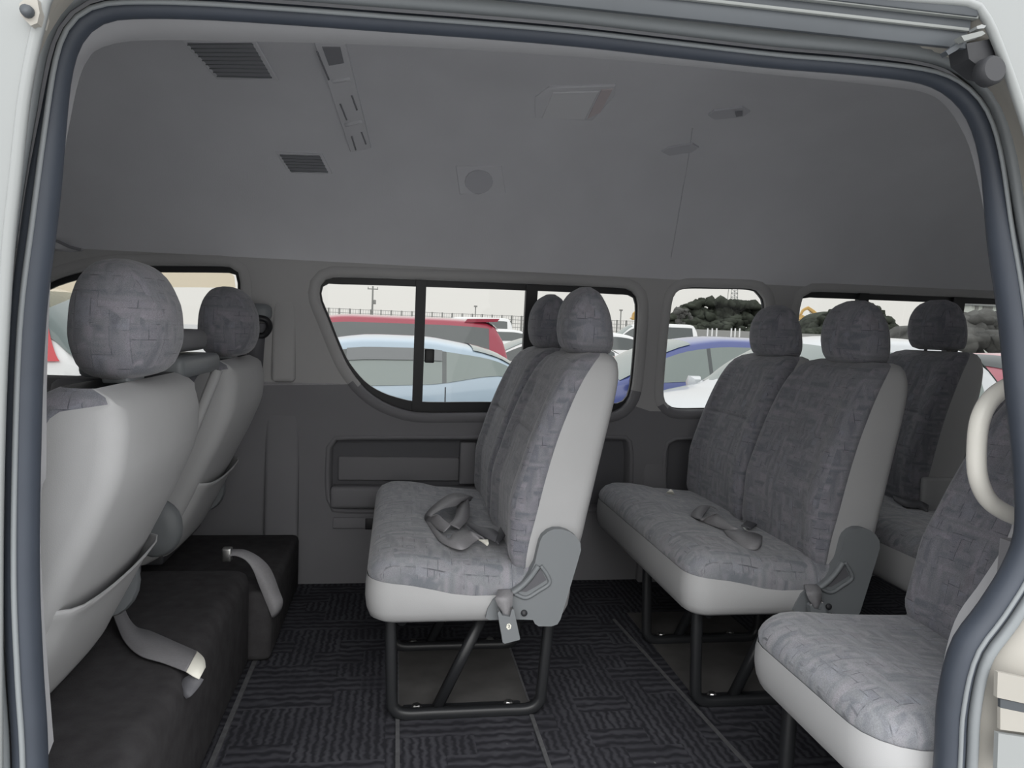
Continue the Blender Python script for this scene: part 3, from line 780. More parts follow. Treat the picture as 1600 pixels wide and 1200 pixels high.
# ------------------------------------------------------------------ belts
def flat(label, name, cat, loc, group=None): return thing(name, label, cat, loc, group=group)
def seg(par, rows, f, m, nm='webbing', th=.0022, n=6):
    q = -Vector(par.location)
    rr = [(f(*a)+q, f(*b)+q) for a, b in rows]
    return obj(nm, strip(rr, n), m, par, solid=th)
# belt heap on the middle bench
def g1(x, y, z): return PZ(460+x/3.75, 620+y/3.75, z)
lb = thing('lap_belt', 'loosely coiled grey lap belt lying on the middle bench cushion', 'seat belt', PZ(702, 820, .40), group='lap belts')
seg(lb, [((1045, 590, .40), (1030, 612, .402)), ((1020, 578, .42), (985, 612, .425)), ((925, 567, .43), (945, 640, .43)), ((830, 625, .425), (872, 655, .435)), ((772, 685, .41), (800, 700, .43)), ((768, 725, .40), (842, 690, .43)), ((815, 765, .402), (880, 722, .425)), ((875, 795, .404), (918, 752, .42))], g1, 'webbing')
seg(lb, [((1020, 600, .415), (955, 605, .42)), ((1028, 660, .41), (950, 655, .415)), ((1018, 720, .404), (935, 715, .412)), ((965, 775, .402), (905, 745, .412))], g1, 'webbing')
seg(lb, [((772, 730, .400), (800, 735, .406)), ((815, 800, .400), (850, 795, .406)), ((870, 858, .400), (905, 830, .408)), ((985, 895, .400), (935, 800, .416)), ((1078, 838, .402), (1015, 785, .416)), ((1130, 850, .404), (1100, 820, .412))], g1, 'webbing')
seg(lb, [((1010, 750, .402), (1040, 735, .408)), ((1062, 790, .402), (1085, 760, .412)), ((1120, 825, .402), (1160, 775, .415)), ((1175, 850, .40), (1200, 800, .41))], g1, 'webbing_dark')
seg(lb, [((1165, 835, .400), (1195, 865, .398)), ((1205, 770, .395), (1245, 800, .395)), ((1225, 735, .39), (1262, 760, .39))], g1, 'webbing_dark')
seg(lb, [((1078, 838, .406), (1135, 838, .410)), ((1100, 852, .405), (1138, 855, .408)), ((1128, 872, .404), (1138, 866, .404))], g1, 'white_tag', 'label')
# belt on the second bench
def g2(x, y, z): return PZ(920+x/2.727, 680+y/2.727, z)
l2 = thing('lap_belt', 'folded grey lap belt lying on the second bench cushion, right of the middle bench', 'seat belt', PZ(1140, 820, .39), group='lap belts')
seg(l2, [((520, 300, .40), (548, 318, .40)), ((470, 303, .405), (520, 305, .40)), ((436, 345, .395), (478, 362, .41)), ((500, 375, .395), (545, 335, .415)), ((575, 402, .395), (600, 380, .412)), ((590, 408, .395), (640, 400, .405))], g2, 'webbing')
seg(l2, [((575, 405, .395), (610, 405, .40)), ((598, 440, .393), (650, 410, .412)), ((645, 475, .393), (700, 415, .415)), ((712, 488, .393), (735, 428, .410)), ((735, 470, .39), (738, 440, .40))], g2, 'webbing')
seg(l2, [((650, 385, .388), (690, 400, .388)), ((690, 350, .384), (730, 370, .384))], g2, 'webbing_dark')
seg(l2, [((655, 392, .394), (680, 396, .394)), ((664, 404, .394), (678, 408, .394))], g2, 'steel', 'tongue')
tg = thing('paper_tag', 'small white triangular tag on the far edge of the second bench cushion', 'tag', PZ(1046, 770, .385))
seg(tg, [((325, 250, .383), (368, 256, .383)), ((338, 238, .400), (360, 240, .400)), ((347, 231, .404), (352, 231, .404))], g2, 'white_tag', 'tag', .001)
# rear belts, a dark tangle on the rear bench
lr = thing('lap_belt', 'dark tangled belt on the rear bench cushion, behind the single seat', 'seat belt', PZ(1430, 790, .40), group='lap belts')
def g3(x, y, z): return PZ(1360+x/4.285, 680+y/4.285, z)
seg(lr, [((90, 430, .40), (85, 480, .395)), ((150, 475, .402), (150, 500, .398)), ((205, 470, .405), (215, 500, .40)), ((290, 520, .405), (280, 550, .40)), ((340, 520, .41), (345, 545, .40)), ((420, 530, .41), (425, 570, .40))], g3, 'webbing')
seg(lr, [((150, 400, .42), (160, 440, .41)), ((240, 430, .425), (240, 480, .41)), ((330, 440, .43), (330, 490, .41)), ((390, 470, .42), (385, 520, .41))], g3, 'webbing_dark')
seg(lr, [((395, 375, .43), (430, 385, .43)), ((375, 420, .42), (400, 430, .42)), ((400, 455, .415), (470, 440, .415))], g3, 'webbing')

# buckles hanging at the aisle side of the benches
def buckle(dx, label):
    Yb = 1.553
    def f(px, py, d=0): return PY(px, py, Yb+d)
    o = f(795, 960)
    t = thing('belt_buckle', label, 'belt buckle', o, group='hanging belt buckles'); q = -Vector(o)
    rows = [((778, 922, .030), (803, 921, .030)), ((776, 930, .012), (802, 928, .012)), ((774, 936, .002), (801, 936, .002)), ((778, 946, 0), (800, 948, 0)), ((784, 955, 0), (797, 957, 0)), ((786, 962, .002), (797, 962, .002))]
    rr = [(f(*a)+q, f(*b)+q) for a, b in rows]
    obj('strap', strip(rr, 5), 'webbing', t, solid=.003)
    pts = [(777, 956), (780, 953), (784, 960), (796, 962), (799, 951), (802, 950), (812, 996), (811, 998), (788, 1004), (785, 1002)]
    P = [f(*p, -.004)+q for p in pts]
    body = obj('body', prism([(p.x, p.z) for p in P], lambda u, v, w: (u, w, v), P[0].y-.006, P[0].y+.010, .002), 'plastic_grey', t, edge_split=40)
    c = f(795, 979, -.0115)+q
    hx = [(c.x+.0058*math.cos(math.pi/3*k+.3), c.z+.0072*math.sin(math.pi/3*k+.3)) for k in range(6)]
    lab = obj('label', prism(hx, lambda u, v, w: (u, w, v), c.y-.0004, c.y+.001), 'white_tag', body, smooth=False)
    sq = [(-.0022, .0022), (-.0005, .0036), (.0018, .0026), (.0015, .0004), (-.0004, -.0006), (.0002, -.0024), (.0024, -.0030)]
    obj('mark', tube(catmull([(c.x+u, c.y-.0006, c.z+v) for u, v in sq], 4), .0006, 5), 'dark_plastic', lab)
    for a, b in ((780, 955), (800, 951)):
        p = f(a, b, -.008)+q
        obj('stud', lathe([(0, -.002), (.0022, -.001), (.0022, .004), (0, .004)], lambda u, v, h: (p.x+u, p.y+h, p.z+v), 8), 'steel', t)
    t.location = Vector(o)+Vector((dx, 0, 0))
    return t
buckle(0, 'grey belt buckle with round white mark hanging beside the middle bench recliner')
buckle(.732, 'grey belt buckle hanging beside the recliner of the second bench')

# belts by the engine cover
def g4(x, y, z): return PZ(x/2.308, 680+y/2.308, z)
fb = thing('front_belt', 'grey belt end with bright white tag lying over the engine cover edge', 'seat belt', PZ(250, 1010, .27), group='front seat belts')
seg(fb, [((440, 575, .30), (405, 630, .30)), ((455, 640, .285), (420, 680, .285)), ((490, 690, .276), (450, 745, .276)), ((545, 708, .274), (505, 795, .273)), ((630, 745, .274), (590, 822, .272)), ((710, 780, .273), (672, 853, .268))], g4, 'webbing')
seg(fb, [((710, 780, .2745), (672, 853, .2695)), ((735, 805, .270), (695, 868, .264)), ((741, 838, .262), (718, 880, .256))], g4, 'white_tag', 'label')
seg(fb, [((735, 880, .255), (690, 862, .262)), ((720, 905, .245), (660, 880, .255)), ((690, 940, .235), (655, 910, .245)), ((672, 950, .23), (660, 935, .235))], g4, 'webbing_dark')
def g5(x, y, Y): return PY(330+x/6, 780+y/6, Y)
f2 = thing('front_belt', 'grey belt loop hanging off the far corner of the engine cover', 'seat belt', PY(400, 900, 1.96), group='front seat belts')
seg(f2, [((150, 470, 1.99), (160, 545, 1.97)), ((230, 470, 1.99), (220, 530, 1.97)), ((330, 480, 1.99), (320, 570, 1.965)), ((460, 550, 1.99), (390, 660, 1.965)), ((560, 660, 1.99), (445, 800, 1.965)), ((640, 860, 1.985), (510, 960, 1.965)), ((672, 960, 1.98), (560, 1085, 1.965)), ((640, 1060, 1.985), (567, 1108, 1.98)), ((560, 1115, 2.0), (540, 1100, 2.02)), ((450, 1075, 2.0), (440, 1050, 2.03)), ((340, 1010, 2.0), (345, 990, 2.03))], g5, 'webbing')
obj('clip', rbox(-.012, .012, -.012, .012, -.018, .018, .004), 'steel', f2, loc=PY(355, 866, 1.985)-PY(400, 900, 1.96))
# belt anchor on the pillar behind the far front seat
an = thing('belt_anchor', 'grey upper belt anchor with dark webbing on the pillar by the front window', 'belt anchor', WP(408, 500, .02))
q = -Vector(an.location)
def wa(px, py, d): return WP(px, py, d)+q
c = wa(404, 488, .03); 
obj('cover', loft([[(c.x+x*s, c.y-d, c.z+z*s) for x, z in se(.042, .028, 3, 24)] for s, d in ((1, -.0), (1, .02), (.9, .032), (.6, .04), (.2, .042))]), 'plastic_grey', an)
obj('guide', tube(catmull([wa(382, 500, .065), wa(400, 497, .075), (wa(416, 500, .07)), wa(421, 512, .06), wa(412, 524, .055), wa(394, 522, .06)], 6), .010, 8), 'black', an)
obj('webbing', strip([(wa(392, 505, .06), wa(418, 505, .06)), (wa(388, 530, .06), wa(414, 530, .05)), (wa(384, 580, .05), wa(410, 585, .035))], 5), 'webbing_dark', an, solid=.003)
# small bracket where the far front seat meets the wall
br = thing('seat_bracket', 'small grey bracket on the low step beside the far front seat', 'bracket', PZ(398, 812, .215))
obj('plate', rbox(-.045, .045, -.06, .06, -.024, .012, .008), 'plastic_grey', br)
obj('slot', rbox(-.085, -.048, -.03, .05, -.024, -.004, .004), 'black', br)

# ------------------------------------------------------------------ grab handle
gh = thing('grab_handle', 'ivory bow-shaped grab handle by the door at right', 'handle', PY(1520, 700, .99))
q = -Vector(gh.location)
pts = [PY(a, b, y)+q for a, b, y in ((1640, 586, 1.0), (1606, 592, 1.0), (1578, 602, .99), (1550, 622, .985), (1532, 654, .98), (1526, 700, .98), (1528, 744, .98), (1542, 778, .985), (1566, 798, .99), (1600, 812, 1.0), (1640, 820, 1.0))]
obj('bar', tube(catmull(pts, 6), .0142, 14, sx=.92), 'ivory', gh)
for a, b in ((1640, 586), (1640, 820)):
    c = PY(a, b, 1.0)+q
    obj('mount', rbox(c.x-.02, c.x+.02, c.y-.03, c.y+.03, c.z-.025, c.z+.025, .008), 'ivory', gh)

# ------------------------------------------------------------------ ceiling fixtures
def cnorm(p):
    e = .004
    gx = (roofz(p.x+e, p.y)-roofz(p.x-e, p.y))/(2*e); gy = (roofz(p.x, min(2.47, p.y+e))-roofz(p.x, p.y-e))/(min(2.47, p.y+e)-p.y+e)
    return Vector((gx, gy, -1)).normalized()
def cpt(px, py, h):
    p = RC(px, py); p.z = roofz(p.x, p.y); return p+cnorm(p)*h
def cslab(px, h0, h1, nm, m, par, n=4, bev=.002):
    """a slab on the liner whose outline is given by corner pixels"""
    q = -Vector(par.location); k = len(px)
    ed = [(px[i][0]+(px[(i+1) % k][0]-px[i][0])*j/n, px[i][1]+(px[(i+1) % k][1]-px[i][1])*j/n) for i in range(k) for j in range(n)]
    cx = sum(p[0] for p in ed)/len(ed); cy_ = sum(p[1] for p in ed)/len(ed)
    rings = [[cpt(a, b, h0)+q for a, b in ed], [cpt(a, b, h1-bev)+q for a, b in ed],
             [cpt(a+(cx-a)*.03, b+(cy_-b)*.03, h1)+q for a, b in ed]]+[[cpt(a+(cx-a)*s, b+(cy_-b)*s, h1)+q for a, b in ed] for s in (.25, .5, .75, .97)]
    return obj(nm, loft(rings, cap0=False), m, par, edge_split=35)
def cline(a, b, h, r, nm, m, par):
    q = -Vector(par.location)
    return obj(nm, tube([cpt(a[0]+(b[0]-a[0])*k/4, a[1]+(b[1]-a[1])*k/4, h)+q for k in range(5)], r, 6), m, par)
def lerp2(a, b, t): return (a[0]+(b[0]-a[0])*t, a[1]+(b[1]-a[1])*t)
def vent(quad, label, slats):
    TL, TR, BR, BL = quad
    v = thing('ceiling_vent', label, 'vent', cpt(*lerp2(TL, BR, .5), 0), group='ceiling air vents')
    big = [lerp2(lerp2(TL, BR, .5), p, 1.13) for p in (TL, TR, BR, BL)]
    cslab(big, -.002, .006, 'frame', 'liner', v)
    cslab(quad, .004, .0065, 'grille', 'vent', v)
    for k in range(slats):
        t = (k+.5)/slats
        cline(lerp2(TL, BL, t), lerp2(TR, BR, t), .0075, .0016, 'slat', 'plastic_grey', v)
    return v
vent([(290, 62), (394, 62), (427, 120), (342, 118)], 'large dark grilled air vent on the ceiling at upper left', 9)
vent([(436, 238), (500, 240), (514, 268), (455, 267)], 'smaller dark air vent on the ceiling, left of the slotted strip', 6)
cs = thing('ceiling_duct', 'long slotted grey duct strip on the ceiling between the air vents and the lamp', 'duct', cpt(535, 150, 0))
cslab([(492, 62), (540, 62), (580, 228), (548, 234)], -.002, .010, 'strip', 'liner', cs, 6)
cslab([(503, 66), (532, 66), (538, 92), (514, 96)], .009, .0115, 'grille', 'vent', cs)
for a, b in (((496, 74), (514, 118)), ((532, 157), (542, 182)), ((550, 144), (558, 166)), ((550, 208), (556, 230)), ((565, 202), (572, 220))):
    cline(a, b, .011, .0025, 'slot', 'vent', cs)
for a, b in (((520, 120), (548, 116)), ((540, 190), (566, 184))):
    cline(a, b, .011, .006, 'rib', 'liner', cs)
spk = thing('ceiling_speaker', 'square recessed ceiling speaker with a round grille above the middle window', 'speaker', cpt(750, 280, 0))
cslab([(712, 258), (784, 258), (790, 300), (718, 302)], -.002, .004, 'plate', 'liner', spk)
cslab([(748+22*math.cos(t), 282+19*math.sin(t)) for t in [2*math.pi*k/16 for k in range(16)]], .003, .007, 'grille', 'liner_dark', spk, 1)
lp = thing('dome_lamp', 'pale rectangular dome lamp with a pinkish switch end on the ceiling', 'ceiling lamp', cpt(895, 160, 0))
cslab([(836, 150), (858, 134), (962, 131), (958, 150), (925, 186), (836, 182)], -.002, .006, 'bezel', 'liner', lp)
cslab([(864, 140), (936, 138), (914, 183), (846, 181)], .004, .009, 'lens', 'lens', lp)
cslab([(940, 136), (958, 134), (938, 172), (917, 183)], .004, .008, 'switch', 'lamp_end', lp)
for px, lab in ((((1106, 178), (1116, 170), (1160, 165), (1172, 172), (1160, 180), (1116, 184)), 'small dark oval clip on the ceiling, the upper right one'),
                (((1033, 235), (1045, 228), (1082, 222), (1092, 228), (1080, 236), (1045, 241)), 'small dark oval clip on the ceiling, the lower left one')):
    c = thing('ceiling_clip', lab, 'clip', cpt(*px[0], 0), group='ceiling clips')
    cslab(px, -.002, .006, 'pad', 'liner_dark', c, 2)
    if px[0][0] > 1100: cslab([(1148, 170), (1160, 169), (1160, 176), (1150, 178)], .005, .010, 'button', 'vent', c, 1)
sv = thing('overhead_panel', 'dark-edged grey overhead shelf panel at far left above the front window', 'overhead panel', cpt(80, 390, 0))
cslab([(20, 352), (72, 368), (132, 388), (118, 404), (60, 412), (10, 414)], -.002, .02, 'panel', 'liner', sv)
cline((60, 363), (130, 388), .020, .005, 'edge', 'vent', sv)

o = obj('liner_seam', tube(catmull([cpt(*p, .0005) for p in ((1082, 200), (1075, 250), (1068, 290), (1061, 330), (1054, 370), (1048, 405), (1043, 438))], 8), .0014, 6), 'liner_dark', ceil)
# ------------------------------------------------------------------ outdoors: the car park
GZ = -.66
gr = struct(obj('ground', box(-60, 110, -30, 200, GZ-.2, GZ), 'asphalt', smooth=False))
def XA(px, Y): return PY(px, 512, Y).x
CT = {
 'hatch': dict(L=4.2, w=.86, cowl=1.12, roof0=2.05, roof1=3.35, tail=4.02, side=((1.22, 2.2), (2.25, 3.12), (3.16, 3.80)), wheels=(.82, 3.40),
   top=[(0, .55), (.06, .70), (.45, .84), (1.0, .96), (1.12, .99), (1.55, 1.22), (2.05, 1.42), (2.5, 1.475), (2.9, 1.475), (3.35, 1.42), (3.62, 1.36), (4.02, 1.10), (4.12, .95), (4.2, .55)],
   belt=[(0, .54), (1.1, .90), (2.0, .95), (3.0, 1.00), (3.7, 1.12), (4.2, 1.1)]),
 'minivan': dict(L=4.7, w=.88, cowl=.95, roof0=2.0, roof1=4.3, tail=4.55, side=((1.15, 2.15), (2.2, 3.25), (3.3, 4.35)), wheels=(.85, 3.75),
   top=[(0, .58), (.06, .78), (.5, .95), (.95, 1.06), (1.5, 1.42), (2.0, 1.60), (2.5, 1.66), (3.6, 1.66), (4.3, 1.635), (4.45, 1.57), (4.62, 1.12), (4.7, .55)],
   belt=[(0, .57), (.95, .98), (2.2, 1.03), (4.3, 1.10), (4.7, 1.0)]),
 'suv': dict(L=4.4, w=.90, cowl=1.22, roof0=2.1, roof1=3.7, tail=4.2, side=((1.32, 2.15), (2.21, 3.1), (3.16, 3.75)), wheels=(.85, 3.45),
   top=[(0, .75), (.06, .95), (.5, 1.06), (1.1, 1.13), (1.22, 1.15), (1.65, 1.39), (2.1, 1.56), (2.6, 1.63), (3.2, 1.63), (3.7, 1.57), (4.0, 1.38), (4.2, 1.12), (4.32, .98), (4.4, .6)],
   belt=[(0, .73), (1.2, 1.06), (2.2, 1.08), (3.2, 1.12), (4.4, 1.15)]),
 'van': dict(L=5.2, w=.93, cowl=.45, roof0=1.55, roof1=4.95, tail=5.12, side=((.75, 1.55), (1.75, 3.1), (3.2, 4.8)), wheels=(.95, 4.05),
   top=[(0, .60), (.05, 1.0), (.25, 1.12), (.45, 1.20), (1.0, 1.75), (1.55, 2.12), (2.2, 2.25), (4.6, 2.27), (4.95, 2.22), (5.08, 1.9), (5.15, 1.2), (5.2, .55)],
   belt=[(0, .59), (.45, 1.12), (1.5, 1.15), (4.9, 1.18), (5.2, 1.1)]),
}
def car(label, kind, paintm, loc, flip=False, cat='car', name=None, glass='car_glass', lod=1, tail_bar=False, rot=None, visor=False, hs=1.0, ls=1.0, spoiler=False):
    c = dict(CT[kind]); c['top'] = [(u*ls, z*hs) for u, z in c['top']]; c['belt'] = [(u*ls, z*hs) for u, z in c['belt']]
    for k in ('L', 'cowl', 'roof0', 'roof1', 'tail'): c[k] *= ls
    c['side'] = tuple((a*ls, b*ls) for a, b in c['side']); c['wheels'] = tuple(a*ls for a in c['wheels']); Lc = c['L']
    t = thing(name or {'van': 'van', 'minivan': 'minivan'}.get(kind, 'car'), label, cat, (loc[0], loc[1], GZ), (math.pi if flip else 0) if rot is None else rot)
    hwt = [(0, c['w']*.72), (.12, c['w']*.86), (.6, c['w']*.97), (1.3, c['w']), (Lc-1.2, c['w']), (Lc-.35, c['w']*.95), (Lc-.06, c['w']*.84), (Lc, c['w']*.74)]
    bot = [(0, .32), (.5, .22), (Lc-.6, .24), (Lc, .38)]
    def S(u, s, out=0.0):
        zt, zb = interp(c['top'], u), interp(bot, u); zl = min(interp(c['belt'], u), zt-.025); w = interp(hwt, u)
        wl = w*.975; wr = wl-(zt-zl)*.40; ze = zt-min(.07, (zt-zl)*.45)
        if s < .15: k = s/.15; y, z = w*(.86+.14*math.sin(k*math.pi/2)), zb+.14*k
        elif s < .5:
            k = (s-.15)/.35; z = zb+.14+(zl-zb-.14)*k; y = w*(1-.025*k*k)+.012*math.sin(math.pi*k)
        elif s < .8: k = (s-.5)/.3; z = zl+(ze-zl)*k; y = wl+(wr-wl)*k
        else:
            a = (s-.8)/.2*math.pi/2; y = wr*math.cos(a); z = ze+(zt-ze)*math.sin(a)
        return Vector((u-Lc/2, -(y+out*.9*(1 if s < .82 else max(0, math.cos((s-.8)/.2*math.pi/2)))), z+out*(0 if s < .5 else .35 if s < .8 else 1)))
    us = sorted(set([0, .03, .06, .12]+[k*.14 for k in range(1, int(Lc/.14)+1)]+[Lc-.12, Lc-.05, Lc]))
    ss = [0, .07, .15, .26, .38, .5, .6, .7, .8, .84, .88, .92, .96, 1]
    rings = []
    for u in us:
        h = [S(u, s) for s in ss]; rings.append(h+[Vector((p.x, -p.y, p.z)) for p in h[-2::-1]])
    obj('body', loft(rings), paintm, t, edge_split=55)
    def patch(nm, u0, u1, s0, s1, m, out=.008, both=True, nu=8, ns=5, fu=None, par=t):
        for sg in ((1, -1) if both else (1,)):
            R_ = []
            for i in range(nu+1):
                row = []
                for j in range(ns+1):
                    s = s0+(s1-s0)*j/ns; u = u0+(u1-u0)*i/nu
                    if fu: u = fu(u, j/ns)
                    p = S(u, s, out); row.append(Vector((p.x, p.y*sg, p.z)))
                R_.append(row)
            yield obj(nm, loft(R_, closed=False), m, par)
    def cross(nm, u0, u1, s0, m):
        R_ = []
        for i in range(7):
            u = u0+(u1-u0)*i/6
            h = [S(u, s0+(1-s0)*j/6, .008) for j in range(7)]
            R_.append(h+[Vector((p.x, -p.y, p.z)) for p in h[-2::-1]])
        return obj(nm, loft(R_, closed=False), m, t)
    for k, (u0, u1) in enumerate(c['side']):
        ws = list(patch('side_window', u0, u1, .53, .765, glass, .007))
        if visor and k < 2:
            for i, w_ in enumerate(ws):
                sg = 1 if i == 0 else -1
                R_ = [[Vector((p.x, p.y*sg, p.z)) for p in (S(u0+(u1-u0)*q/6, .69, .018), S(u0+(u1-u0)*q/6, .77, .012))] for q in range(7)]
                obj('rain_visor', loft(R_, closed=False), 'visor_dark', w_)
    for k in range(len(c['side'])-1):
        list(patch('pillar', c['side'][k][1], c['side'][k+1][0], .53, .765, 'car_glass', .0065, nu=1))
    cross('windscreen', c['cowl']+.06, c['roof0']-.05, .83, 'car_glass_light')
    cross('rear_window', c['roof1']+.06, c['tail']-.06, .70 if tail_bar else .83, glass)
    if lod:
        for k, (u0, u1) in enumerate(c['side'][:2]):
            list(patch('door_gap', u1+.025, u1+.035, .2, .5, 'black', .002, nu=1))
            list(patch('door_handle', u1-.22, u1-.06, .42, .45, paintm, .03, nu=2, ns=1))
        list(patch('side_skirt', .3, Lc-.3, .02, .10, 'dark_plastic', .004))
        list(patch('head_lamp', .10, .42, .40, .49, 'head_lamp', .006, nu=4, ns=2))
        for sg in (-1, 1):
            p = S(c['side'][0][0]+.05, .54); 
            obj('mirror', loft([[(p.x-.05+.07*s*a, sg*(abs(p.y)+.02+d), p.z+.05+.06*s*b) for a, b in ((-1, -1), (1, -1), (1.1, 0), (.8, 1), (-.8, 1), (-1.1, 0))] for d, s in ((0, .5), (.06, .9), (.12, 1), (.16, .7))]), paintm, t, edge_split=50)
    if tail_bar: list(patch('tail_lamp', Lc-.54, Lc-.46, .50, .80, 'tail_red', .016, nu=2, ns=8, fu=lambda u, k: u+.12*(1-k)))
    else: list(patch('tail_lamp', Lc-.42, Lc-.12, .42, .5, 'tail_red', .006, nu=4, ns=2))
    if spoiler:
        z = interp(c['top'], c['roof1']-.05)
        obj('spoiler', loft([[(c['roof1']-.35-Lc/2, y, z-.05), (c['roof1']+.20-Lc/2, y, z-.02), (c['roof1']+.24-Lc/2, y, z+.035), (c['roof1']-.3-Lc/2, y, z+.012)] for y in (-.62, .62)]), paintm, t, smooth=False)
    for u in c['wheels']:
        for sg in (-1, 1):
            x, y = u-Lc/2, sg*(c['w']-.10)
            tr = obj('wheel', lathe([(0, -.09), (.20, -.10), (.29, -.10), (.315, -.06), (.315, .06), (.29, .10), (.20, .10), (0, .09)], lambda a, b, h: (x+a, y+h, .315+b), 24), 'tyre', t)
            obj('rim', lathe([(0, .112*1), (.06, .115), (.10, .104), (.185, .106), (.20, .098)], lambda a, b, h: (x+a, y+sg*h, .315+b), 20), 'rim', tr)
    return t
def left_facing(rear_px, Y, kind): return (XA(rear_px, Y)-CT[kind]['L']/2, Y)
def by_front(front_px, Y, kind): return (XA(front_px, Y)+CT[kind]['L']/2, Y)
car('light blue hatchback filling the middle window', 'hatch', 'p_lightblue', left_facing(848, 7.6, 'hatch'), visor=True, glass='car_glass_light')
car('crimson minivan parked just behind the light blue hatchback', 'minivan', 'p_crimson', (XA(794, 12.9)-4.7*1.2/2, 12.9), hs=1.05, ls=1.2, spoiler=True)
car('white car with its bonnet showing right of the crimson minivan', 'suv', 'p_white', by_front(772, 20.0, 'suv'), lod=1)
car('white van with high roof, seen past the middle bench headrests', 'van', 'p_white', by_front(941, 38, 'van'), cat='van', lod=1)
car('white car with red tail lamp just left of the white van, behind the headrest', 'hatch', 'p_white', left_facing(974, 15.5, 'hatch'), tail_bar=False)
car('dark blue minivan in the small square window', 'minivan', 'p_blue', by_front(825, 9.4, 'minivan'), hs=.96, glass='car_glass_light')
car('silver white car nearest the van, bonnet across the bottom of the small square window', 'suv', 'p_silver', (2.85+(2.2-1.22)*.68, 5.95), glass='car_glass_light', ls=.68)
car('red minivan roof seen between two headrests in the rear side window', 'minivan', 'p_red', left_facing(1422, 18.5, 'minivan'))
car('pale red minivan at far right of the rear side window', 'minivan', 'p_pink', (XA(1503, 6.0)+2.36, 6.2), flip=True, hs=.93)
car('white wagon with red tail lamp bar seen through the front side window at far left', 'suv', 'p_white', (XA(74, 4.95)-1.8, 5.82), tail_bar=True, hs=1.10, glass='car_glass_mid')
car('small distant white car roof left of centre, beyond the crimson minivan', 'suv', 'p_white', (XA(566, 33)-.2, 33), lod=0)
car('small distant white car roof right of the window post, beyond the crimson minivan', 'suv', 'p_white', (XA(745, 30)+.3, 30), lod=0)
car('white van rear just above the end of the crimson minivan', 'van', 'p_white', left_facing(801, 42, 'van'), cat='van', lod=0)

# boundary fence
FY = 62
fz = PY(640, 487, FY).z
fe = thing('boundary_fence', 'long grey mesh fence on the horizon behind the parked cars', 'fence', (XA(480, FY), FY, GZ))
x1 = XA(1036, FY)-XA(480, FY)
bm = bmesh.new()
for k in range(9): box(0, x1, -.02, .02, .3+(fz-GZ-.3)*k/8-.02, .3+(fz-GZ-.3)*k/8+.02, bm)
for k in range(150): box(x1*k/150-.012, x1*k/150+.012, -.015, .015, .3, fz-GZ, bm)
obj('mesh', bm, 'fence_steel', fe, smooth=False)
for k in range(37):
    x = x1*k/36; obj('post', box(x-.05, x+.05, -.06, .06, 0, fz-GZ+.05), 'pole', fe, smooth=False)
obj('dark_screen', box(XA(518, FY)-XA(480, FY), XA(546, FY)-XA(480, FY), .05, .09, .4, 2.0), 'wall_window', fe, smooth=False)
f2_ = thing('boundary_fence', 'low grey wall and fence line right of the white van, under the green mound', 'fence', (XA(1044, 55), 55, GZ))
obj('wall', box(0, XA(1420, 55)-XA(1044, 55), 0, .1, 0, PY(1200, 519, 55).z-GZ), 'fence_steel', f2_, smooth=False)
# utility pole and thinner masts
up = thing('utility_pole', 'utility pole with a crossarm rising above the fence in the middle window', 'pole', (XA(581, 110), 110, GZ))
h = PY(581, 447, 110).z-GZ
obj('shaft', tube([(0, 0, 0), (0, 0, h)], lambda s: .17-.05*s, 10), 'pole', up)
obj('crossarm', box(-.75, .75, -.06, .06, h-.5, h-.34), 'pole', up, smooth=False)
obj('insulator', box(-.72, -.62, -.05, .05, h-.34, h-.1), 'pole', up, smooth=False)
obj('insulator', box(.62, .72, -.05, .05, h-.34, h-.1), 'pole', up, smooth=False)
obj('transformer', lathe([(0, 0), (.2, 0), (.22, .06), (.22, .6), (0, .65)], lambda a, b, q: (.28+a, b, h-2.6+q), 12), 'pole', up)
for px, top, lab in ((742, 479, 'thin lamp mast above the fence right of the window post'), (969, 485, 'thin mast beside the white van')):
    o = thing('mast', lab, 'pole', (XA(px, 90), 90, GZ)); hh = PY(px, top, 90).z-GZ
    obj('shaft', tube([(0, 0, 0), (0, 0, hh)], .07, 8), 'pole', o)
    obj('head', box(-.2, .2, -.1, .1, hh-.05, hh+.12), 'pole', o, smooth=False)
lt = thing('lattice_tower', 'faint lattice tower far behind the green mound', 'tower', (XA(1142, 170), 170, GZ))
hh = PY(1142, 452, 170).z-GZ; bm = bmesh.new()
for sx, sy in ((-1, -1), (1, -1), (1, 1), (-1, 1)): tube([(sx*1.3, sy*1.3, 0), (sx*.8, sy*.8, hh)], .07, 6, bm=bm)
for k in range(14):
    z = hh*k/14; w_ = 1.3-.5*k/14
    tube([(-w_, -w_, z), (w_, -w_, z+hh/14)], .05, 5, bm=bm); tube([(w_, -w_, z), (-w_, -w_, z+hh/14)], .05, 5, bm=bm); tube([(-w_, -w_, z), (w_, -w_, z)], .05, 5, bm=bm)
obj('lattice', bm, 'rail_light', lt, smooth=False)

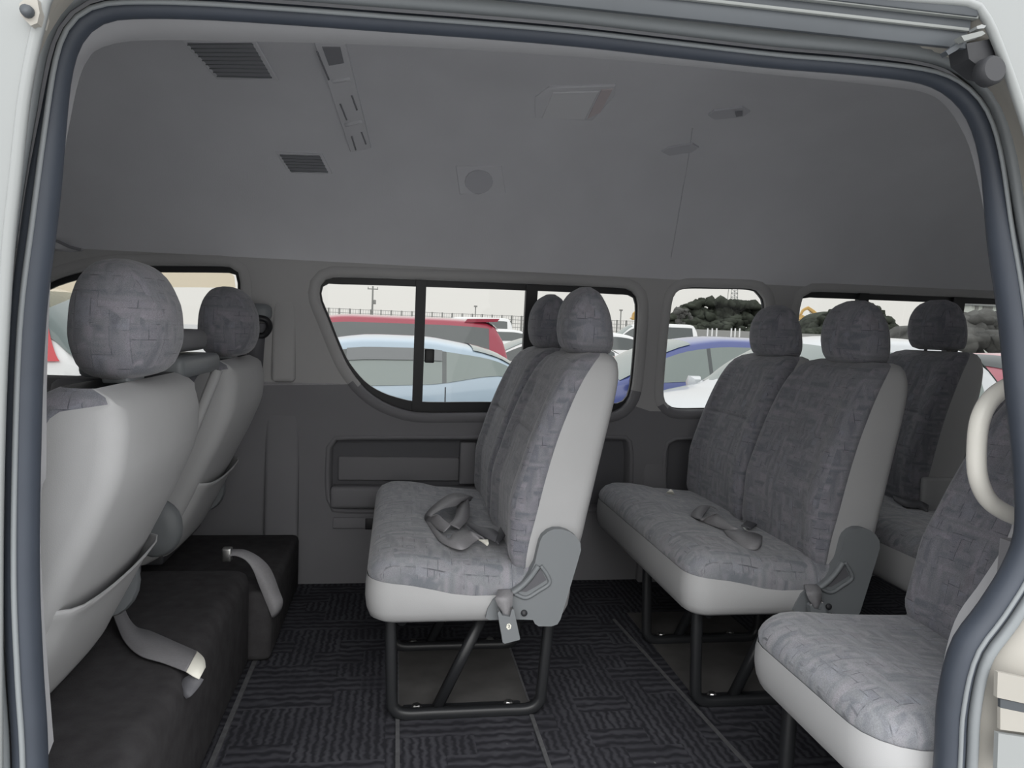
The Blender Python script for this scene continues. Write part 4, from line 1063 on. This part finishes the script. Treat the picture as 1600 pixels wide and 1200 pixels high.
# green mounds
def blob(bm, c, r, seed, sub=3, amp=.18):
    rnd = random.Random(seed)
    g = bmesh.ops.create_icosphere(bm, subdivisions=sub, radius=1.0)
    ph = [rnd.uniform(0, 6.3) for _ in range(9)]
    for v in g['verts']:
        p = v.co.copy(); d = 0
        for i, f in enumerate((3, 5, 9)):
            d += (math.sin(p.x*f+ph[i*3])+math.sin(p.y*f+ph[i*3+1])+math.sin(p.z*f+ph[i*3+2]))/(f**.75)
        p *= 1+amp*d
        v.co = Vector((c[0]+p.x*r[0], c[1]+p.y*r[1], c[2]+p.z*r[2]))
def mound(label, prof, Y, seed, name='tree_mound', m='foliage', n=260, base_y=522):
    """prof: crest line in pixels; filled with overlapping crowns at their own depths"""
    rnd = random.Random(seed); o = thing(name, label, 'trees', (XA(prof[len(prof)//2][0], Y), Y, GZ)); bm = bmesh.new()
    px0, px1 = prof[0][0], prof[-1][0]; q = -Vector(o.location)
    for k in range(n):
        px = px0+(px1-px0)*rnd.random(); tp = interp(prof, px)
        dep = rnd.uniform(0, 1); t = rnd.random()**.8
        if k < n*.35: py = tp+2.2; dep = .3+.5*dep
        else: py = tp+3+(base_y-tp-3)*t; dep = .55*(1-t)+.1*dep
        p = PY(px, py, Y+dep*7); r = rnd.uniform(.25, .6)
        blob(bm, p+q, (r, r, r*.8), rnd.random(), 2, .34)
    # earth core
    core = []
    for s in (1.0, .93, .75, .4, .02):
        core.append([Vector(((XA(px0, Y)+(XA(px1, Y)-XA(px0, Y))*(.5+.5*s*math.cos(a)))+q.x, 4.5+4*s*math.sin(a), (PY(px0+(px1-px0)*(.5+.45*s*math.cos(a)), interp(prof, px0+(px1-px0)*(.5+.45*s*math.cos(a)))+5, Y).z-GZ)*(1-s**4)*.97)) for a in [2*math.pi*k/32 for k in range(32)]])
    loft(core, bm=bm)
    obj('foliage', bm, m, o); return o
mound('dark green overgrown mound in the small square window', [(1040, 500), (1062, 486), (1080, 477), (1100, 470), (1125, 471), (1150, 474), (1172, 474), (1186, 482), (1200, 496), (1215, 512)], 58, 3)
mound('dark green mound at the left end of the rear side window, under the excavator arm', [(1258, 520), (1275, 508), (1295, 494), (1310, 486), (1325, 479), (1345, 475), (1365, 480), (1385, 500), (1400, 518)], 58, 4)
tr = thing('small_tree', 'thin pale tree left of the dark green mound', 'tree', (XA(1062, 54), 54, GZ)); bm = bmesh.new()
rnd = random.Random(5); tp = PY(1062, 476, 54).z-GZ
for k in range(26): 
    r = rnd.uniform(.12, .3); blob(bm, (rnd.gauss(0, .38), rnd.gauss(0, .3), tp-.3-abs(rnd.gauss(0, .4))), (r, r, r*.8), k, 1, .25)
obj('crown', bm, 'hedge', tr); obj('trunk', tube([(0, 0, 0), (.05, 0, tp-.6)], lambda s: .1-.05*s, 8), 'pole', tr)
k = 0
for px in (1106, 1113, 1120, 1143, 1149, 1156, 1178, 1185, 1192):
    p = PY(px, 513, 50); o = obj('marker_post', tube([(0, 0, 0), (0, 0, p.z-GZ)], .05, 8), 'white_post', loc=(p.x, 50, GZ))
    tag(o, 'slim white marker post in the row at the foot of the dark green mound', 'post', 'white marker posts'); k += 1
# excavators
def excavator(knee, Y, label, base=(1286, 510), tip=(1252, 493)):
    K, B, T_ = PY(*knee, Y), PY(*base, Y), PY(*tip, Y)
    o = thing('excavator', label, 'excavator', (B.x+1.2, Y, GZ), group='excavators'); q = -Vector(o.location)
    K, B, T_ = K+q, B+q, T_+q
    bm = tube(catmull([B, B.lerp(K, .55)+Vector((.12, 0, .15)), K], 6), lambda s: .22-.06*s, 8, square=4); obj('boom', bm, 'excavator', o, edge_split=40)
    obj('stick', tube(catmull([K+Vector((.1, 0, .02)), K.lerp(T_, .5)+Vector((-.1, 0, .12)), T_], 6), lambda s: .16-.05*s, 8, square=4), 'excavator', o, edge_split=40)
    obj('bucket', prism([(0, 0), (.28, -.1), (.34, -.45), (.05, -.6), (-.25, -.42), (-.05, -.3)], lambda u, v, w: (T_.x+u, T_.y+w, T_.z+v), -.3, .3, .03), 'excavator', o, edge_split=40)
    obj('cylinder', tube([B.lerp(K, .3)+Vector((-.25, 0, -.1)), B.lerp(K, .8)+Vector((-.1, 0, -.05))], .06, 8), 'steel', o)
    obj('house', rbox(-1.3, 1.5, -1.1, 1.1, .95, 1.9, .12), 'excavator', o, edge_split=40)
    cb = obj('cab', rbox(-1.3, .0, -1.1, -.1, 1.5, 2.75, .1), 'excavator', o, edge_split=40)
    obj('cab_glass', rbox(-1.32, -.15, -1.12, -.2, 1.95, 2.6, .03), 'wall_window', cb, smooth=False)
    for s in (-1, 1): obj('track', rbox(-1.7, 1.7, s*1.0-.28, s*1.0+.28, 0, .85, .3, 4), 'tyre', o, edge_split=40)
    return o
excavator((1262, 481), 72, 'yellow excavator with raised bent arm at the left end of the rear side window', (1284, 506), (1251, 492))
excavator((1006, 484), 74, 'yellow excavator mostly hidden behind the pillar right of the middle window', (1030, 508), (989, 491))
# pale building and hedge at far right
BY = 34
b0, b1 = XA(1497, BY+.8), XA(1640, BY); bz = PY(1530, 474, BY).z
bd = thing('building', 'pale greenish low building at the far right of the rear side window', 'building', (b0, BY, GZ))
obj('wall', box(0, b1-b0, 0, .8, 0, bz-GZ-.12), 'wall_green', bd, smooth=False)
obj('roof', rbox(-.1, b1-b0+.2, -.2, .9, bz-GZ-.14, bz-GZ, .03), 'rail_light', bd, smooth=False)
for px in (1526, 1538, 1543, 1548, 1560):
    p = PY(px, 481, BY); obj('vent', box(p.x-b0-.09, p.x-b0+.09, -.04, .02, p.z-GZ-.1, p.z-GZ+.1), 'pole', bd, smooth=False)
for px in (1520, 1545, 1570):
    p = PY(px, 502, BY); w_ = obj('window', box(p.x-b0-.36, p.x-b0+.36, -.05, .02, p.z-GZ-.35, p.z-GZ+.3), 'rail_grey', bd, smooth=False)
    obj('pane', box(p.x-b0-.31, p.x-b0+.31, -.07, -.04, p.z-GZ-.3, p.z-GZ+.25), 'wall_window', w_, smooth=False)
mound('mottled grey hedge in front of the pale building at far right', [(1499, 512), (1505, 503), (1514, 498), (1530, 499), (1550, 502), (1575, 498), (1600, 500), (1640, 508)], 25, 9, 'hedge', 'hedge', 110, 536)
# ------------------------------------------------------------------ camera, sky, light
cd = bpy.data.cameras.new('camera'); cam = bpy.data.objects.new('camera', cd); C.objects.link(cam)
cd.sensor_width = 36; cd.lens = FPX*36/1600; cd.clip_start = .05; cd.clip_end = 500
rt, dn, fw = RT@Vector((1, 0, 0)), RT@Vector((0, 1, 0)), RT@Vector((0, 0, 1))
m4 = Matrix((rt, -dn, -fw)).transposed().to_4x4(); m4.translation = CAM
cam.matrix_world = m4
bpy.context.scene.camera = cam
w = bpy.data.worlds.new('overcast'); w.use_nodes = True; bpy.context.scene.world = w
nt = w.node_tree; bg = nt.nodes['Background']; L = nt.links.new
tc = N(nt, 'ShaderNodeTexCoord'); sp = N(nt, 'ShaderNodeSeparateXYZ'); L(tc.outputs['Generated'], sp.inputs[0])
r = ramp(nt, [(0.0, (1.80, 1.76, 1.68)), (0.10, (1.82, 1.79, 1.72)), (0.45, (1.9, 1.93, 1.96)), (1.0, (1.9, 1.93, 1.98))])
L(sp.outputs[2], r.inputs['Fac'])
# overcast sky: brighter overhead than at the horizon
mr = N(nt, 'ShaderNodeMapRange'); L(sp.outputs[2], mr.inputs['Value'])
mr.inputs['From Min'].default_value = .12; mr.inputs['From Max'].default_value = .75
mr.inputs['To Min'].default_value = 1.0; mr.inputs['To Max'].default_value = 1.5
L(r.outputs['Color'], bg.inputs['Color']); L(mr.outputs[0], bg.inputs['Strength'])
sd = bpy.data.lights.new('sun', 'SUN'); sd.energy = 1.2; sd.angle = math.radians(50); sd.color = (1, .985, .95)
so_ = bpy.data.objects.new('sun', sd); C.objects.link(so_)
so_.rotation_euler = Vector((.10, .80, -.62)).to_track_quat('-Z', 'Y').to_euler()
vs = bpy.context.scene.view_settings
bpy.context.scene.display_settings.display_device = 'sRGB'
vs.view_transform = 'Standard'; vs.look = 'None'; vs.exposure = 0.0; vs.gamma = 1.0; vs.use_curve_mapping = False
cy = bpy.context.scene.cycles
cy.max_bounces = 10; cy.diffuse_bounces = 6; cy.transparent_max_bounces = 12; cy.caustics_reflective = False; cy.caustics_refractive = False
